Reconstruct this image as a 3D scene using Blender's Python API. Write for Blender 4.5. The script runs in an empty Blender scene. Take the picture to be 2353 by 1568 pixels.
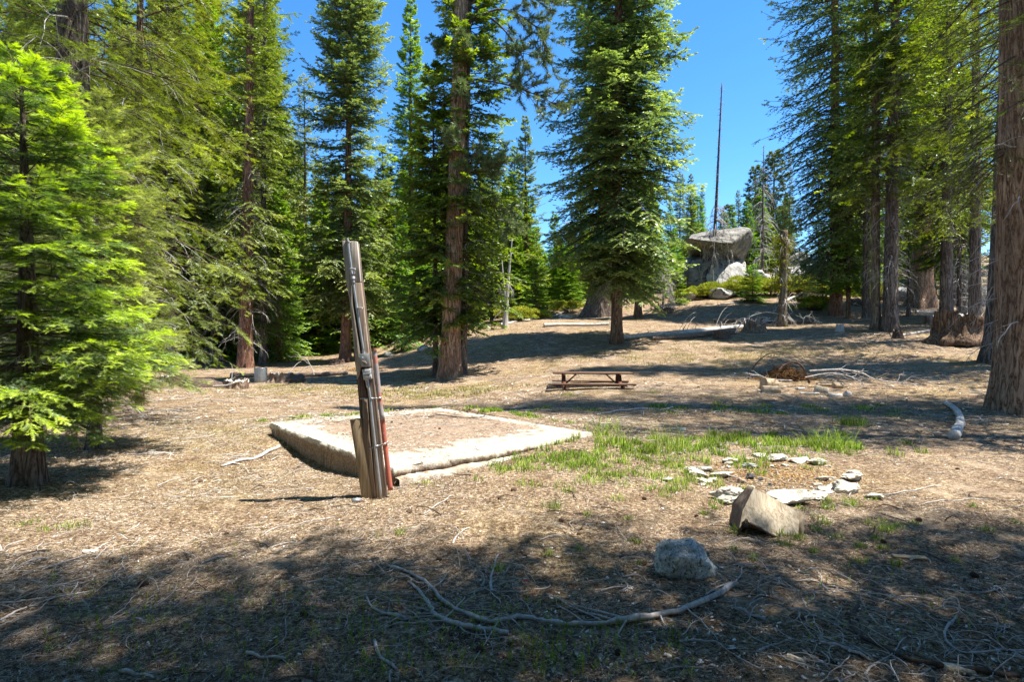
import bpy, bmesh, math, random
import numpy as np
from mathutils import Vector
PI = math.pi
random.seed(7)
RG = np.random.default_rng(7)
C = bpy.context.scene.collection
SC = bpy.context.scene

# ------------------------------------------------------------------ camera, sky, sun, exposure
F, CX, CY, CAMH = 1308.0, 1176.5, 784.0, 1.6          # pinhole numbers of the 2353x1568 view
cam = bpy.data.cameras.new('camera'); cam.lens = 20.01; cam.sensor_width = 36; cam.clip_start = 0.05; cam.clip_end = 3000
camo = bpy.data.objects.new('camera', cam); C.objects.link(camo)
camo.location = (0, 0, CAMH); camo.rotation_euler = (PI/2, 0, 0); SC.camera = camo
SUN_EL = math.radians(67); SUN_AZ = math.radians(96)  # azimuth from +Y towards +X
w = bpy.data.worlds.new('World'); SC.world = w; w.use_nodes = True
nt = w.node_tree; bg = nt.nodes['Background']
sky = nt.nodes.new('ShaderNodeTexSky'); sky.sky_type = 'NISHITA'; sky.sun_disc = False
sky.sun_elevation = SUN_EL; sky.sun_rotation = SUN_AZ; sky.altitude = 2000; sky.air_density = 1.0; sky.dust_density = 0.3; sky.ozone_density = 2.6
shs = nt.nodes.new('ShaderNodeHueSaturation'); shs.inputs['Saturation'].default_value = 1.28
nt.links.new(sky.outputs[0], shs.inputs['Color']); nt.links.new(shs.outputs[0], bg.inputs[0]); bg.inputs[1].default_value = 0.115
sl = bpy.data.lights.new('sun', 'SUN'); sl.energy = 4.6; sl.angle = math.radians(0.5); sl.color = (1, 0.955, 0.87)
so = bpy.data.objects.new('sun', sl); C.objects.link(so)
SD = Vector((math.cos(SUN_EL)*math.sin(SUN_AZ), math.cos(SUN_EL)*math.cos(SUN_AZ), math.sin(SUN_EL)))
so.rotation_euler = SD.to_track_quat('Z', 'Y').to_euler(); so.location = SD*60
SC.view_settings.view_transform = 'Standard'; SC.view_settings.look = 'None'
SC.view_settings.exposure = 1.6; SC.view_settings.gamma = 1.0; SC.view_settings.use_curve_mapping = False
SC.render.engine = 'CYCLES'
SC.cycles.max_bounces = 6; SC.cycles.transparent_max_bounces = 4; SC.cycles.diffuse_bounces = 4

# ------------------------------------------------------------------ numeric helpers
def hash3(i, j, k, s):
    n = (i.astype(np.int64)*73856093) ^ (j.astype(np.int64)*19349663) ^ (k.astype(np.int64)*83492791) ^ (s*2654435)
    n = (n ^ (n >> 13)) * 1274126177 & 0x7fffffff
    n = (n ^ (n >> 15)) * 83492791 & 0x7fffffff
    return (n & 0xffffff)/float(0xffffff)
def vnoise(p, sc=1.0, s=0):
    p = np.asarray(p, float)/sc; i = np.floor(p).astype(np.int64); f = p-i; f = f*f*(3-2*f)
    r = 0
    for a in (0, 1):
        for b in (0, 1):
            for c in (0, 1):
                wgt = (f[..., 0] if a else 1-f[..., 0])*(f[..., 1] if b else 1-f[..., 1])*(f[..., 2] if c else 1-f[..., 2])
                r = r + wgt*hash3(i[..., 0]+a, i[..., 1]+b, i[..., 2]+c, s)
    return r*2-1
def fbm(p, sc, s=0, o=3):
    r = 0; a = 1
    for k in range(o): r = r + a*vnoise(p, sc/2**k, s+k); a *= .5
    return r
def nrm(v): return v/np.maximum(np.linalg.norm(v, axis=-1, keepdims=True), 1e-9)

# terrain: thin-plate spline through estimated ground points (px, py, distance)
GP = [(300,1568,2.67),(1176,1568,2.67),(2200,1568,2.67),(862,1142,5.85),(40,1110,6.42),(1760,1120,6.25),(2300,1200,5.1),(120,1250,4.5),
      (640,1022,9.1),(1330,1010,9.6),(1010,960,12.2),(2330,945,13.0),(1350,889,17),(1800,886,17.5),(500,905,17.5),
      (150,900,18),(2280,832,19.5),(2200,785,24),(1035,869,22),(1417,787,28),(793,833,33),(563,848,30),(390,846,30),(120,850,32),
      (1375,725,42),(1650,785,27),(1797,748,32),(1920,725,36),(2025,757,28),(2115,705,38),(1200,742,35),(950,790,36),(700,808,44),
      (400,826,50),(100,840,50),(1650,690,42),(1600,668,49),(1800,650,52),(1290,695,50),(2200,690,45),(2100,650,60),(1900,615,66)]
gp = []
for a, b, d in GP: gp.append(((a-CX)/F*d, d, CAMH-(b-CY)/F*d))
gp += [(-8,-6,0),(8,-6,0),(0,-20,0),(-30,0,0),(30,0,.6),(-60,90,0),(0,100,7),(40,95,14),(90,80,15),(-120,60,0),(60,30,5),(0,160,8),(80,160,10),
 (-4.2,9.7,-.04),(-3.05,8.35,-.16),(-2.35,7.45,-.12),(-1.3,6.2,.02),(-.6,6.8,.05),(0,7.35,.07),(1.35,8.7,.15),(-1.5,12.0,.19),(-3.4,10.9,.12),(.2,10.4,.17)]
gp = np.array(gp)
def _phi(r2): return 0.5*r2*np.log(r2+1e-9)
_n = len(gp); _K = _phi(((gp[:, None, :2]-gp[None, :, :2])**2).sum(-1)) + np.eye(_n)*0.15
_P = np.c_[np.ones(_n), gp[:, :2]]
_A = np.block([[_K, _P], [_P.T, np.zeros((3, 3))]])
_w = np.linalg.solve(_A, np.r_[gp[:, 2], 0, 0, 0])
SLABC = [((px-CX)/F*1.4*F/(py-CY), 1.4*F/(py-CY)) for px, py in ((622, 972), (905, 1076), (1360, 995), (1010, 938))]
def gz(x, y, fine=True):
    x = np.asarray(x, float); y = np.asarray(y, float); sh = x.shape
    xx = np.clip(x.ravel(), -110, 110); yy = np.clip(y.ravel(), -25, 165)
    out = _w[_n] + _w[_n+1]*xx + _w[_n+2]*yy
    for i in range(_n): out = out + _w[i]*_phi((xx-gp[i, 0])**2+(yy-gp[i, 1])**2)
    out = np.clip(out, -3, 16)
    p = np.stack([x.ravel(), y.ravel(), np.zeros_like(xx)], -1)
    out = out + 0.05*vnoise(p, 2.2, 3)*np.clip((yy-2)/12, .25, 1.5)
    xr = x.ravel(); yr = y.ravel(); dd = np.full(xr.shape, 9.)
    for i in range(4):
        a, b = SLABC[i], SLABC[(i+1) % 4]; L = math.hypot(b[0]-a[0], b[1]-a[1]); dd = np.minimum(dd, ((b[0]-a[0])*(yr-a[1])-(b[1]-a[1])*(xr-a[0]))/L)
    out = out - np.clip((dd+.02)/.12, 0, 1)*(out+.12)*(dd > -.02)
    if fine: out = out + 0.014*vnoise(p, .33, 5) + 0.007*vnoise(p, .12, 6)
    return out.reshape(sh)
def g1(x, y): return float(gz(np.array([x]), np.array([y]))[0])
_D = np.concatenate([np.arange(1.5, 20, .02), np.arange(20, 100, .1)])
def at(px, py):                                        # point of the ground seen at a pixel of the 2353x1568 view
    X = (px-CX)/F*_D; Z = CAMH-(py-CY)/F*_D
    h = Z - gz(X, _D); k = int(np.argmax(h < 0)) if (h < 0).any() else len(_D)-1
    return float(X[k]), float(_D[k]), float(gz(X[k:k+1], _D[k:k+1])[0])
def W(px, py, d): return Vector(((px-CX)/F*d, d, CAMH-(py-CY)/F*d))

# ------------------------------------------------------------------ mesh helpers
class MB:
    def __init__(s): s.V = []; s.F = []; s.T = []; s.n = 0
    def add(s, V, Fc, tint=0.5):
        V = np.asarray(V, float).reshape(-1, 3)
        s.V.append(V); s.T.append(np.broadcast_to(np.asarray(tint, float), (len(V),)))
        if isinstance(Fc, np.ndarray): s.F.append(Fc+s.n)
        else:
            for f in Fc: s.F.append(np.array([f])+s.n)
        s.n += len(V); return s
    def build(s, name, mat, parent=None, smooth=False):
        V = np.concatenate(s.V); T = np.concatenate(s.T)
        me = bpy.data.meshes.new(name)
        me.vertices.add(len(V)); me.vertices.foreach_set('co', V.astype(np.float32).ravel())
        idx = np.concatenate([f.ravel() for f in s.F]); tot = np.concatenate([np.full(len(f), f.shape[1]) for f in s.F])
        st = np.concatenate([[0], np.cumsum(tot)[:-1]])
        me.loops.add(len(idx)); me.loops.foreach_set('vertex_index', idx.astype(np.int32))
        me.polygons.add(len(tot)); me.polygons.foreach_set('loop_start', st.astype(np.int32)); me.polygons.foreach_set('loop_total', tot.astype(np.int32))
        if smooth: me.polygons.foreach_set('use_smooth', np.ones(len(tot), bool))
        me.update(calc_edges=True); me.validate()
        a = me.attributes.new('tint', 'FLOAT', 'POINT'); a.data.foreach_set('value', T.astype(np.float32)[:len(me.vertices)])
        me.materials.append(mat)
        o = bpy.data.objects.new(name, me); C.objects.link(o)
        if parent: o.parent = parent
        return o
def tubes(Pt, R, s=5):                                  # Pt (n,k,3), R (n,k) -> verts, quads
    Pt = np.asarray(Pt, float); R = np.asarray(R, float); n, k, _ = Pt.shape
    T = nrm(np.gradient(Pt, axis=1)); m = nrm(Pt[:, -1]-Pt[:, 0])
    ref = np.where(np.abs(m[:, 2:3]) > .8, np.array([[1., 0, 0]]), np.array([[0, 0, 1.]]))[:, None, :]
    U = nrm(np.cross(T, ref)); Vv = np.cross(T, U)
    a = np.arange(s)*2*PI/s
    ring = Pt[:, :, None]+R[:, :, None, None]*(np.cos(a)[None, None, :, None]*U[:, :, None]+np.sin(a)[None, None, :, None]*Vv[:, :, None])
    b = (np.arange(n)*k*s)[:, None, None]+(np.arange(k-1)*s)[None, :, None]; j = np.arange(s)[None, None, :]; j2 = (j+1) % s
    Q = np.stack(np.broadcast_arrays(b+j, b+j2, b+j2+s, b+j+s), -1).reshape(-1, 4)
    return ring.reshape(-1, 3), Q
def box(x0, x1, y0, y1, z0, z1):
    V = [(x, y, z) for z in (z0, z1) for (x, y) in ((x0, y0), (x1, y0), (x1, y1), (x0, y1))]
    return np.array(V, float), np.array([(0, 3, 2, 1), (4, 5, 6, 7), (0, 1, 5, 4), (1, 2, 6, 5), (2, 3, 7, 6), (3, 0, 4, 7)])
def beam(a, b, wd, th, up=(0, 0, 1)):                  # rectangular bar from a to b
    a = np.array(a, float); b = np.array(b, float); t = nrm(b-a); s_ = nrm(np.cross(t, up)); u = np.cross(s_, t)
    V = [p+s_*sx*wd/2+u*uy*th/2 for p in (a, b) for sx, uy in ((-1, -1), (1, -1), (1, 1), (-1, 1))]
    return np.array(V), np.array([(0, 3, 2, 1), (4, 5, 6, 7), (0, 1, 5, 4), (1, 2, 6, 5), (2, 3, 7, 6), (3, 0, 4, 7)])
def lathe(prof, n=20, wob=None):
    V = []; Fc = []
    for i, (r, z) in enumerate(prof):
        for j in range(n):
            a = j*2*PI/n; q = r*(1+(wob(a, z) if wob else 0)); V.append((q*math.cos(a), q*math.sin(a), z))
    for i in range(len(prof)-1):
        for j in range(n): Fc.append((i*n+j, i*n+(j+1) % n, (i+1)*n+(j+1) % n, (i+1)*n+j))
    return np.array(V), np.array(Fc)
def bevel(o, wdt=.004, seg=2):
    m = o.modifiers.new('bevel', 'BEVEL'); m.width = wdt; m.segments = seg; m.limit_method = 'ANGLE'
def smooth_path(P, n):
    P = np.array(P, float); m = len(P)
    if m == 2: t = np.linspace(0, 1, n)[:, None]; return P[0]*(1-t)+P[1]*t
    E = np.vstack([2*P[0]-P[1], P, 2*P[-1]-P[-2]]); out = []
    for t in np.linspace(0, m-1-1e-6, n):
        i = int(t); f = t-i; a, b, c, d = E[i:i+4]
        out.append(.5*((2*b)+(c-a)*f+(2*a-5*b+4*c-d)*f*f+(3*b-a-3*c+d)*f**3))
    return np.array(out)
def tag(o, label=None, cat=None, group=None, kind=None):
    if label: o['label'] = label
    if cat: o['category'] = cat
    if group: o['group'] = group
    if kind: o['kind'] = kind
    return o
def empty(name, loc, rz=0):
    o = bpy.data.objects.new(name, None); C.objects.link(o); o.location = loc; o.rotation_euler = (0, 0, rz); o.empty_display_size = .2; return o
KIDS = {}
def copy_tree(root):
    c = root.copy(); C.objects.link(c)
    for ch in KIDS[root.name]:
        d = ch.copy(); C.objects.link(d); d.parent = c
    return c

# ------------------------------------------------------------------ materials
def newmat(name):
    m = bpy.data.materials.new(name); m.use_nodes = True; n = m.node_tree
    for x in list(n.nodes): n.nodes.remove(x)
    out = n.nodes.new('ShaderNodeOutputMaterial'); return m, n, out
class NB:
    def __init__(s, n): s.n = n
    def __call__(s, t, **k):
        x = s.n.nodes.new('ShaderNode'+t)
        for a, b in k.items(): setattr(x, a, b)
        return x
    def link(s, a, b): s.n.links.new(a, b)
def ramp(nb, fac, stops):
    r = nb('ValToRGB'); e = r.color_ramp.elements
    while len(e) < len(stops): e.new(.5)
    for i, (p, c) in enumerate(stops): e[i].position = p; e[i].color = (*c, 1)
    nb.link(fac, r.inputs[0]); return r.outputs[0]
def coords(nb, scale=(1, 1, 1), kind='Object'):
    tc = nb('TexCoord'); mp = nb('Mapping'); mp.inputs['Scale'].default_value = scale
    nb.link(tc.outputs[kind], mp.inputs[0]); return mp.outputs[0]
def noise(nb, vec, sc, det=6, rough=.6, dist=0):
    x = nb('TexNoise'); x.inputs['Scale'].default_value = sc; x.inputs['Detail'].default_value = det
    x.inputs['Roughness'].default_value = rough; x.inputs['Distortion'].default_value = dist
    nb.link(vec, x.inputs['Vector']); return x.outputs['Fac']
def mixc(nb, f, a, b, mode='MIX'):
    x = nb('Mix', data_type='RGBA', blend_type=mode)
    for s, v in ((0, f), (6, a), (7, b)):
        if isinstance(v, (int, float)): x.inputs[s].default_value = v
        elif isinstance(v, tuple): x.inputs[s].default_value = (*v, 1)
        else: nb.link(v, x.inputs[s])
    return x.outputs[2]
def math_(nb, op, a, b=None, c=None):
    x = nb('Math', operation=op)
    for i, v in enumerate((a, b, c)):
        if v is None: continue
        if isinstance(v, (int, float)): x.inputs[i].default_value = v
        else: nb.link(v, x.inputs[i])
    return x.outputs[0]
def finish(nb, out, col, rough=.85, bump=None, bs=.3, bd=.02, metal=0, spec=.3):
    p = nb('BsdfPrincipled')
    if isinstance(col, tuple): p.inputs['Base Color'].default_value = (*col, 1)
    else: nb.link(col, p.inputs['Base Color'])
    if isinstance(rough, (int, float)): p.inputs['Roughness'].default_value = rough
    else: nb.link(rough, p.inputs['Roughness'])
    p.inputs['Metallic'].default_value = metal; p.inputs['Specular IOR Level'].default_value = spec
    if bump is not None:
        b = nb('Bump'); b.inputs['Strength'].default_value = bs; b.inputs['Distance'].default_value = bd
        nb.link(bump, b.inputs['Height']); nb.link(b.outputs[0], p.inputs['Normal'])
    nb.link(p.outputs[0], out.inputs[0]); return p
def attr(nb, name='tint'):
    a = nb('Attribute'); a.attribute_name = name; return a.outputs['Fac']
def m_foliage(name, dark, mid, tip, trans=.35, tipstart=.62):
    m, n, out = newmat(name); nb = NB(n)
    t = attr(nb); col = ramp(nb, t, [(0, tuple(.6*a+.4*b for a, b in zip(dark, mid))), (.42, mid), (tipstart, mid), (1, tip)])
    oi = nb('ObjectInfo'); h = nb('HueSaturation'); nb.link(col, h.inputs['Color'])
    nb.link(math_(nb, 'MULTIPLY_ADD', oi.outputs['Random'], .03, .485), h.inputs['Hue'])
    ns = noise(nb, coords(nb), .5, 3); nb.link(math_(nb, 'MULTIPLY_ADD', ns, .9, .55), h.inputs['Value']); h.inputs['Saturation'].default_value = 1.0
    d = nb('BsdfDiffuse'); tr = nb('BsdfTranslucent'); gl = nb('BsdfGlossy'); gl.inputs['Roughness'].default_value = .42
    gl.inputs['Color'].default_value = (.75, .85, .8, 1)
    nb.link(h.outputs[0], d.inputs[0])
    y = mixc(nb, .35, h.outputs[0], (.55, .75, .05), 'MULTIPLY'); hs = nb('HueSaturation'); hs.inputs['Value'].default_value = 1.5; hs.inputs['Saturation'].default_value = 1.2; nb.link(y, hs.inputs['Color'])
    nb.link(hs.outputs[0], tr.inputs[0])
    m1 = nb('MixShader'); m1.inputs[0].default_value = trans; nb.link(d.outputs[0], m1.inputs[1]); nb.link(tr.outputs[0], m1.inputs[2])
    m2 = nb('MixShader'); m2.inputs[0].default_value = .06; nb.link(m1.outputs[0], m2.inputs[1]); nb.link(gl.outputs[0], m2.inputs[2])
    nb.link(m2.outputs[0], out.inputs[0]); return m
def m_bark(name, crack, plate, hi, sc=7, moss=None):
    m, n, out = newmat(name); nb = NB(n); v = coords(nb, (1, 1, .13))
    n1 = noise(nb, v, sc, 5, .55, 1.2); rid = math_(nb, 'ABSOLUTE', math_(nb, 'MULTIPLY_ADD', n1, 2, -1)); v2 = coords(nb, (1, 1, .45)); n2 = noise(nb, v2, sc*4.5, 7, .75)
    n3 = noise(nb, coords(nb, (1, 1, .3)), sc*1.6, 4, .6, .8); rid3 = math_(nb, 'ABSOLUTE', math_(nb, 'MULTIPLY_ADD', n3, 2, -1))
    hgt = math_(nb, 'ADD', math_(nb, 'MULTIPLY', math_(nb, 'MINIMUM', rid, .30), 2.0), math_(nb, 'MULTIPLY', math_(nb, 'MINIMUM', rid3, .2), 1.4)); hgt = math_(nb, 'ADD', hgt, math_(nb, 'MULTIPLY', n2, .55))
    col = ramp(nb, hgt, [(.32, crack), (.58, plate), (.95, hi)])
    big = noise(nb, coords(nb, (1, 1, .5)), 1.1, 4); col = mixc(nb, ramp(nb, big, [(.40, (0, 0, 0)), (.68, (.6, .6, .6))]), col, tuple(c*.6 for c in plate))
    if moss:
        mn = noise(nb, coords(nb), 2.2, 5); msk = ramp(nb, mn, [(.55, (0, 0, 0)), (.66, (.85, .85, .85))]); col = mixc(nb, msk, col, moss)
    finish(nb, out, col, .9, hgt, 1.0, .045, spec=.12); return m
def m_wood(name, a, b, grain=(30, 30, 1.2), bs=.25, mot=.6):
    m, n, out = newmat(name); nb = NB(n); v = coords(nb, grain); n1 = noise(nb, v, 1, 8, .65, .5); n2 = noise(nb, coords(nb), 2.5, 4)
    col = ramp(nb, n1, [(.3, tuple(c*.45 for c in a)), (.45, a), (.7, b)]); col = mixc(nb, math_(nb, 'MULTIPLY', n2, mot), col, tuple(c*.5 for c in a))
    finish(nb, out, col, .85, n1, bs, .01, spec=.2); return m
def m_rock(name, a, b, spot, sc=1.0, stain=.5):
    m, n, out = newmat(name); nb = NB(n); v = coords(nb)
    n1 = noise(nb, v, 1.3*sc, 8, .7); n2 = noise(nb, v, 14*sc, 6, .75); n3 = noise(nb, v, 55*sc, 3, .8)
    col = ramp(nb, n1, [(.33, a), (.62, b)])
    sp = ramp(nb, n2, [(.50, (0, 0, 0)), (.62, (1, 1, 1))]); col = mixc(nb, math_(nb, 'MULTIPLY', sp, stain), col, spot)
    if sc < 2:
        vo = nb('TexVoronoi'); vo.feature = 'DISTANCE_TO_EDGE'; vo.inputs['Scale'].default_value = .42; wn = nb('TexNoise'); wn.inputs['Scale'].default_value = .8; wn.inputs['Detail'].default_value = 5; nb.link(v, wn.inputs['Vector'])
        vv = nb('VectorMath', operation='MULTIPLY_ADD'); nb.link(wn.outputs['Color'], vv.inputs[0]); vv.inputs[1].default_value = (1.4, 1.4, 1.4); nb.link(v, vv.inputs[2]); nb.link(vv.outputs[0], vo.inputs['Vector'])
        col = mixc(nb, ramp(nb, vo.outputs['Distance'], [(.004, (.85, .85, .85)), (.022, (0, 0, 0))]), col, (.03, .028, .024))
        st = noise(nb, coords(nb, (1.3, 1.3, .16)), 1.6, 6, .7); col = mixc(nb, ramp(nb, st, [(.52, (0, 0, 0)), (.66, (.7, .7, .7))]), col, spot)
    s3 = ramp(nb, n3, [(.4, (.55, .55, .55)), (.6, (1.15, 1.15, 1.15))]); col = mixc(nb, 1.0, col, s3, 'MULTIPLY')
    finish(nb, out, col, .9, math_(nb, 'ADD', n2, math_(nb, 'MULTIPLY', n3, .5)), .8, .03/sc, spec=.2); return m
def m_tint(name, stops, rough=.9, nsc=30, trans=0):
    m, n, out = newmat(name); nb = NB(n); t = attr(nb); col = ramp(nb, t, stops)
    nz = noise(nb, coords(nb), nsc, 3); col = mixc(nb, 1.0, col, ramp(nb, nz, [(.3, (.6, .6, .6)), (.7, (1.2, 1.2, 1.2))]), 'MULTIPLY')
    if trans:
        d = nb('BsdfDiffuse'); tr = nb('BsdfTranslucent'); nb.link(col, d.inputs[0]); nb.link(col, tr.inputs[0]); m1 = nb('MixShader'); m1.inputs[0].default_value = trans
        nb.link(d.outputs[0], m1.inputs[1]); nb.link(tr.outputs[0], m1.inputs[2]); nb.link(m1.outputs[0], out.inputs[0])
    else: finish(nb, out, col, rough, spec=.2)
    return m
MAT = {}
MAT['fir'] = m_foliage('fir_needles', (.035, .058, .014), (.155, .20, .042), (.44, .50, .08), .44)
MAT['firblue'] = m_foliage('blue_fir_needles', (.045, .072, .026), (.195, .24, .085), (.48, .52, .18), .40)
MAT['near'] = m_foliage('bright_fir_needles', (.030, .055, .022), (.115, .175, .055), (.56, .66, .07), .44, .58)
MAT['yellowfir'] = m_foliage('olive_fir_needles', (.06, .075, .018), (.22, .25, .06), (.48, .48, .12), .42)
MAT['sap'] = m_foliage('sapling_needles', (.045, .095, .014), (.19, .30, .04), (.46, .60, .08), .45)
MAT['pine'] = m_foliage('pine_needles', (.04, .065, .03), (.15, .18, .075), (.38, .40, .16), .3)
MAT['bark_red'] = m_bark('red_bark', (.05, .025, .016), (.23, .115, .075), (.40, .24, .17), 7)
MAT['bark_grey'] = m_bark('grey_bark', (.035, .028, .024), (.14, .105, .085), (.30, .25, .21), 8)
MAT['bark_brown'] = m_bark('brown_bark', (.035, .022, .015), (.17, .105, .065), (.33, .225, .15), 7)
MAT['bark_big'] = m_bark('plated_bark', (.07, .042, .028), (.33, .195, .12), (.55, .38, .26), 8)
MAT['bark_moss'] = m_bark('mossy_bark', (.04, .03, .02), (.19, .14, .10), (.36, .30, .23), 8, (.20, .20, .015))
MAT['dead'] = m_wood('weathered_dead_wood', (.46, .42, .38), (.74, .70, .65), (14, 14, 2))
MAT['twig'] = m_wood('brown_twig', (.085, .058, .042), (.19, .14, .11), (20, 20, 4))
MAT['stick'] = m_wood('grey_stick', (.42, .375, .34), (.74, .69, .64), (26, 26, 26), .3)
MAT['moss'] = m_tint('wolf_lichen', [(0, (.16, .17, .01)), (1, (.42, .42, .03))], trans=.3)

# ------------------------------------------------------------------ ground
def m_ground():
    m, n, out = newmat('needle_duff'); nb = NB(n); v = coords(nb)
    big = noise(nb, v, .35, 4, .6); med = noise(nb, v, 2.2, 6, .65); fin = noise(nb, v, 26, 8, .8); 
    str_ = nb('TexVoronoi'); str_.inputs['Scale'].default_value = 60; str_.inputs['Randomness'].default_value = 1
    dv = nb('TexNoise'); dv.inputs['Scale'].default_value = 18; nb.link(v, dv.inputs['Vector'])
    vm = nb('VectorMath', operation='MULTIPLY_ADD'); nb.link(dv.outputs['Color'], vm.inputs[0]); vm.inputs[1].default_value = (.12, .12, .12); nb.link(v, vm.inputs[2]); nb.link(vm.outputs[0], str_.inputs['Vector'])
    c1 = ramp(nb, fin, [(.33, (.032, .021, .015)), (.43, (.15, .10, .068)), (.54, (.39, .305, .205)), (.70, (.74, .63, .47))])
    cc = nb('SeparateColor'); nb.link(str_.outputs['Color'], cc.inputs[0])
    chip = ramp(nb, cc.outputs[0], [(.0, (.38, .34, .30)), (.35, (.78, .74, .70)), (.7, (1.05, 1.0, .95)), (.95, (1.5, 1.45, 1.4))])
    c1 = mixc(nb, 1.0, c1, chip, 'MULTIPLY')
    c2 = mixc(nb, ramp(nb, med, [(.40, (0, 0, 0)), (.66, (.7, .7, .7))]), c1, mixc(nb, 1.0, c1, (.42, .34, .30), 'MULTIPLY'))
    c3 = mixc(nb, ramp(nb, big, [(.50, (0, 0, 0)), (.68, (.45, .45, .45))]), c2, mixc(nb, 1.0, c2, (1.0, 1.0, .55), 'MULTIPLY'))
    dn = noise(nb, v, .9, 5, .7); c3 = mixc(nb, ramp(nb, dn, [(.56, (0, 0, 0)), (.66, (.55, .55, .55))]), c3, (.42, .33, .235))
    h = math_(nb, 'ADD', math_(nb, 'MULTIPLY', fin, 1.0), math_(nb, 'MULTIPLY', cc.outputs[1], .35))
    finish(nb, out, c3, .95, h, 1.0, .025, spec=.1); return m
def make_ground():
    n = 620; u = np.linspace(-1, 1, n); k = 7.2
    ax = 300*np.sinh(k*u)/np.sinh(k)
    # y axis: finest around 4 m ahead of the camera
    ay = 5+300*np.sinh(k*u)/np.sinh(k)
    X, Y = np.meshgrid(ax, ay); Z = gz(X, Y)
    V = np.stack([X, Y, Z], -1).reshape(-1, 3); i = np.arange(n-1)[:, None]*n+np.arange(n-1)[None, :]
    Q = np.stack([i, i+1, i+1+n, i+n], -1).reshape(-1, 4)
    o = MB().add(V, Q).build('ground', m_ground(), smooth=True); tag(o, kind='structure')
make_ground()

# ------------------------------------------------------------------ conifers
def trunk_mesh(H, r0, lean=(0, 0), top=.0, flare=1.35, sides=28, seed=0, bend=.0, segs=46, r1f=.12):
    rg = np.random.default_rng(seed); t = np.linspace(0, 1, segs)**1.25; z = t*H-.25
    r = r0*(1-t*(1-r1f))*(1+(flare-1)*np.exp(-np.maximum(z, 0)/(r0*2.0)))
    ph = rg.uniform(0, 6, 4)
    cx = lean[0]*t+bend*np.sin(t*3+ph[0])*t; cy = lean[1]*t+bend*np.sin(t*2.4+ph[1])*t
    a = np.arange(sides)*2*PI/sides
    A, Zg = np.meshgrid(a, z); R = np.repeat(r[:, None], sides, 1)
    P = np.stack([np.cos(A)*2.3, np.sin(A)*2.3, Zg*.35], -1)
    fl = np.exp(-np.maximum(Zg, 0)/(r0*1.6))
    R = R*(1+.05*vnoise(P, .5, seed)+.16*fl*np.sin(A*5+ph[2])*(flare-1)*2+.06*fl*np.sin(A*9+ph[3]))
    V = np.stack([cx[:, None]+R*np.cos(A), cy[:, None]+R*np.sin(A), Zg], -1).reshape(-1, 3)
    i = np.arange(segs-1)[:, None]*sides; j = np.arange(sides)[None, :]; j2 = (j+1) % sides
    Q = np.stack(np.broadcast_arrays(i+j, i+j2, i+j2+sides, i+j+sides), -1).reshape(-1, 4)
    mb = MB().add(V, Q)
    axis = lambda zz: (np.interp(zz, z, cx), np.interp(zz, z, cy), np.interp(zz, z, r))
    mb.F.append(np.array([list(range((segs-1)*sides, segs*sides))])); return mb, axis
def diamonds(O, D, L, Wd, rg, roll=.5, fold=0.0):
    up = np.array([0, 0, 1.]); S = nrm(np.cross(D, up)); N = np.cross(S, D); a = rg.normal(0, roll, len(O))[:, None]
    S = S*np.cos(a)+N*np.sin(a)
    Lc = L[:, None]; m = O+D*Lc*.45
    V = np.stack([O, m+S*Wd[:, None]/2, O+D*Lc, m-S*Wd[:, None]/2], 1); b = np.arange(len(O))[:, None]*4
    return V.reshape(-1, 3), b+np.arange(4)[None, :]
def needle_shoots(O, D, L, rg, per=9, nl=.021, nw=.0032, roll=.35):
    up = np.array([0, 0, 1.]); S = nrm(np.cross(D, up)); N = np.cross(S, D); a = rg.normal(0, roll, len(O))[:, None]
    S2 = S*np.cos(a)+N*np.sin(a); N2 = np.cross(S2, D); n = len(O)
    s = np.linspace(.06, 1, per)[None, :, None, None]
    sd = np.array([-1, 1.])[None, None, :, None]
    base = O[:, None, None]+D[:, None, None]*L[:, None, None, None]*s
    base = np.broadcast_to(base, (n, per, 2, 3))
    dr = nrm(S2[:, None, None]*sd+D[:, None, None]*(.55+.5*s)+N2[:, None, None]*rg.uniform(-.1, .6, (n, per, 2, 1)))
    ln = nl*(1-.35*np.abs(s*2-1.1))*rg.uniform(.8, 1.2, (n, per, 2, 1))
    w_ = D[:, None, None]*nw*.5
    V = np.stack([base-w_, base+w_, base+dr*ln], 3).reshape(-1, 3)
    return V, (np.arange(n*per*2)[:, None]*3+np.arange(3)[None, :]), per*6
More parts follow.
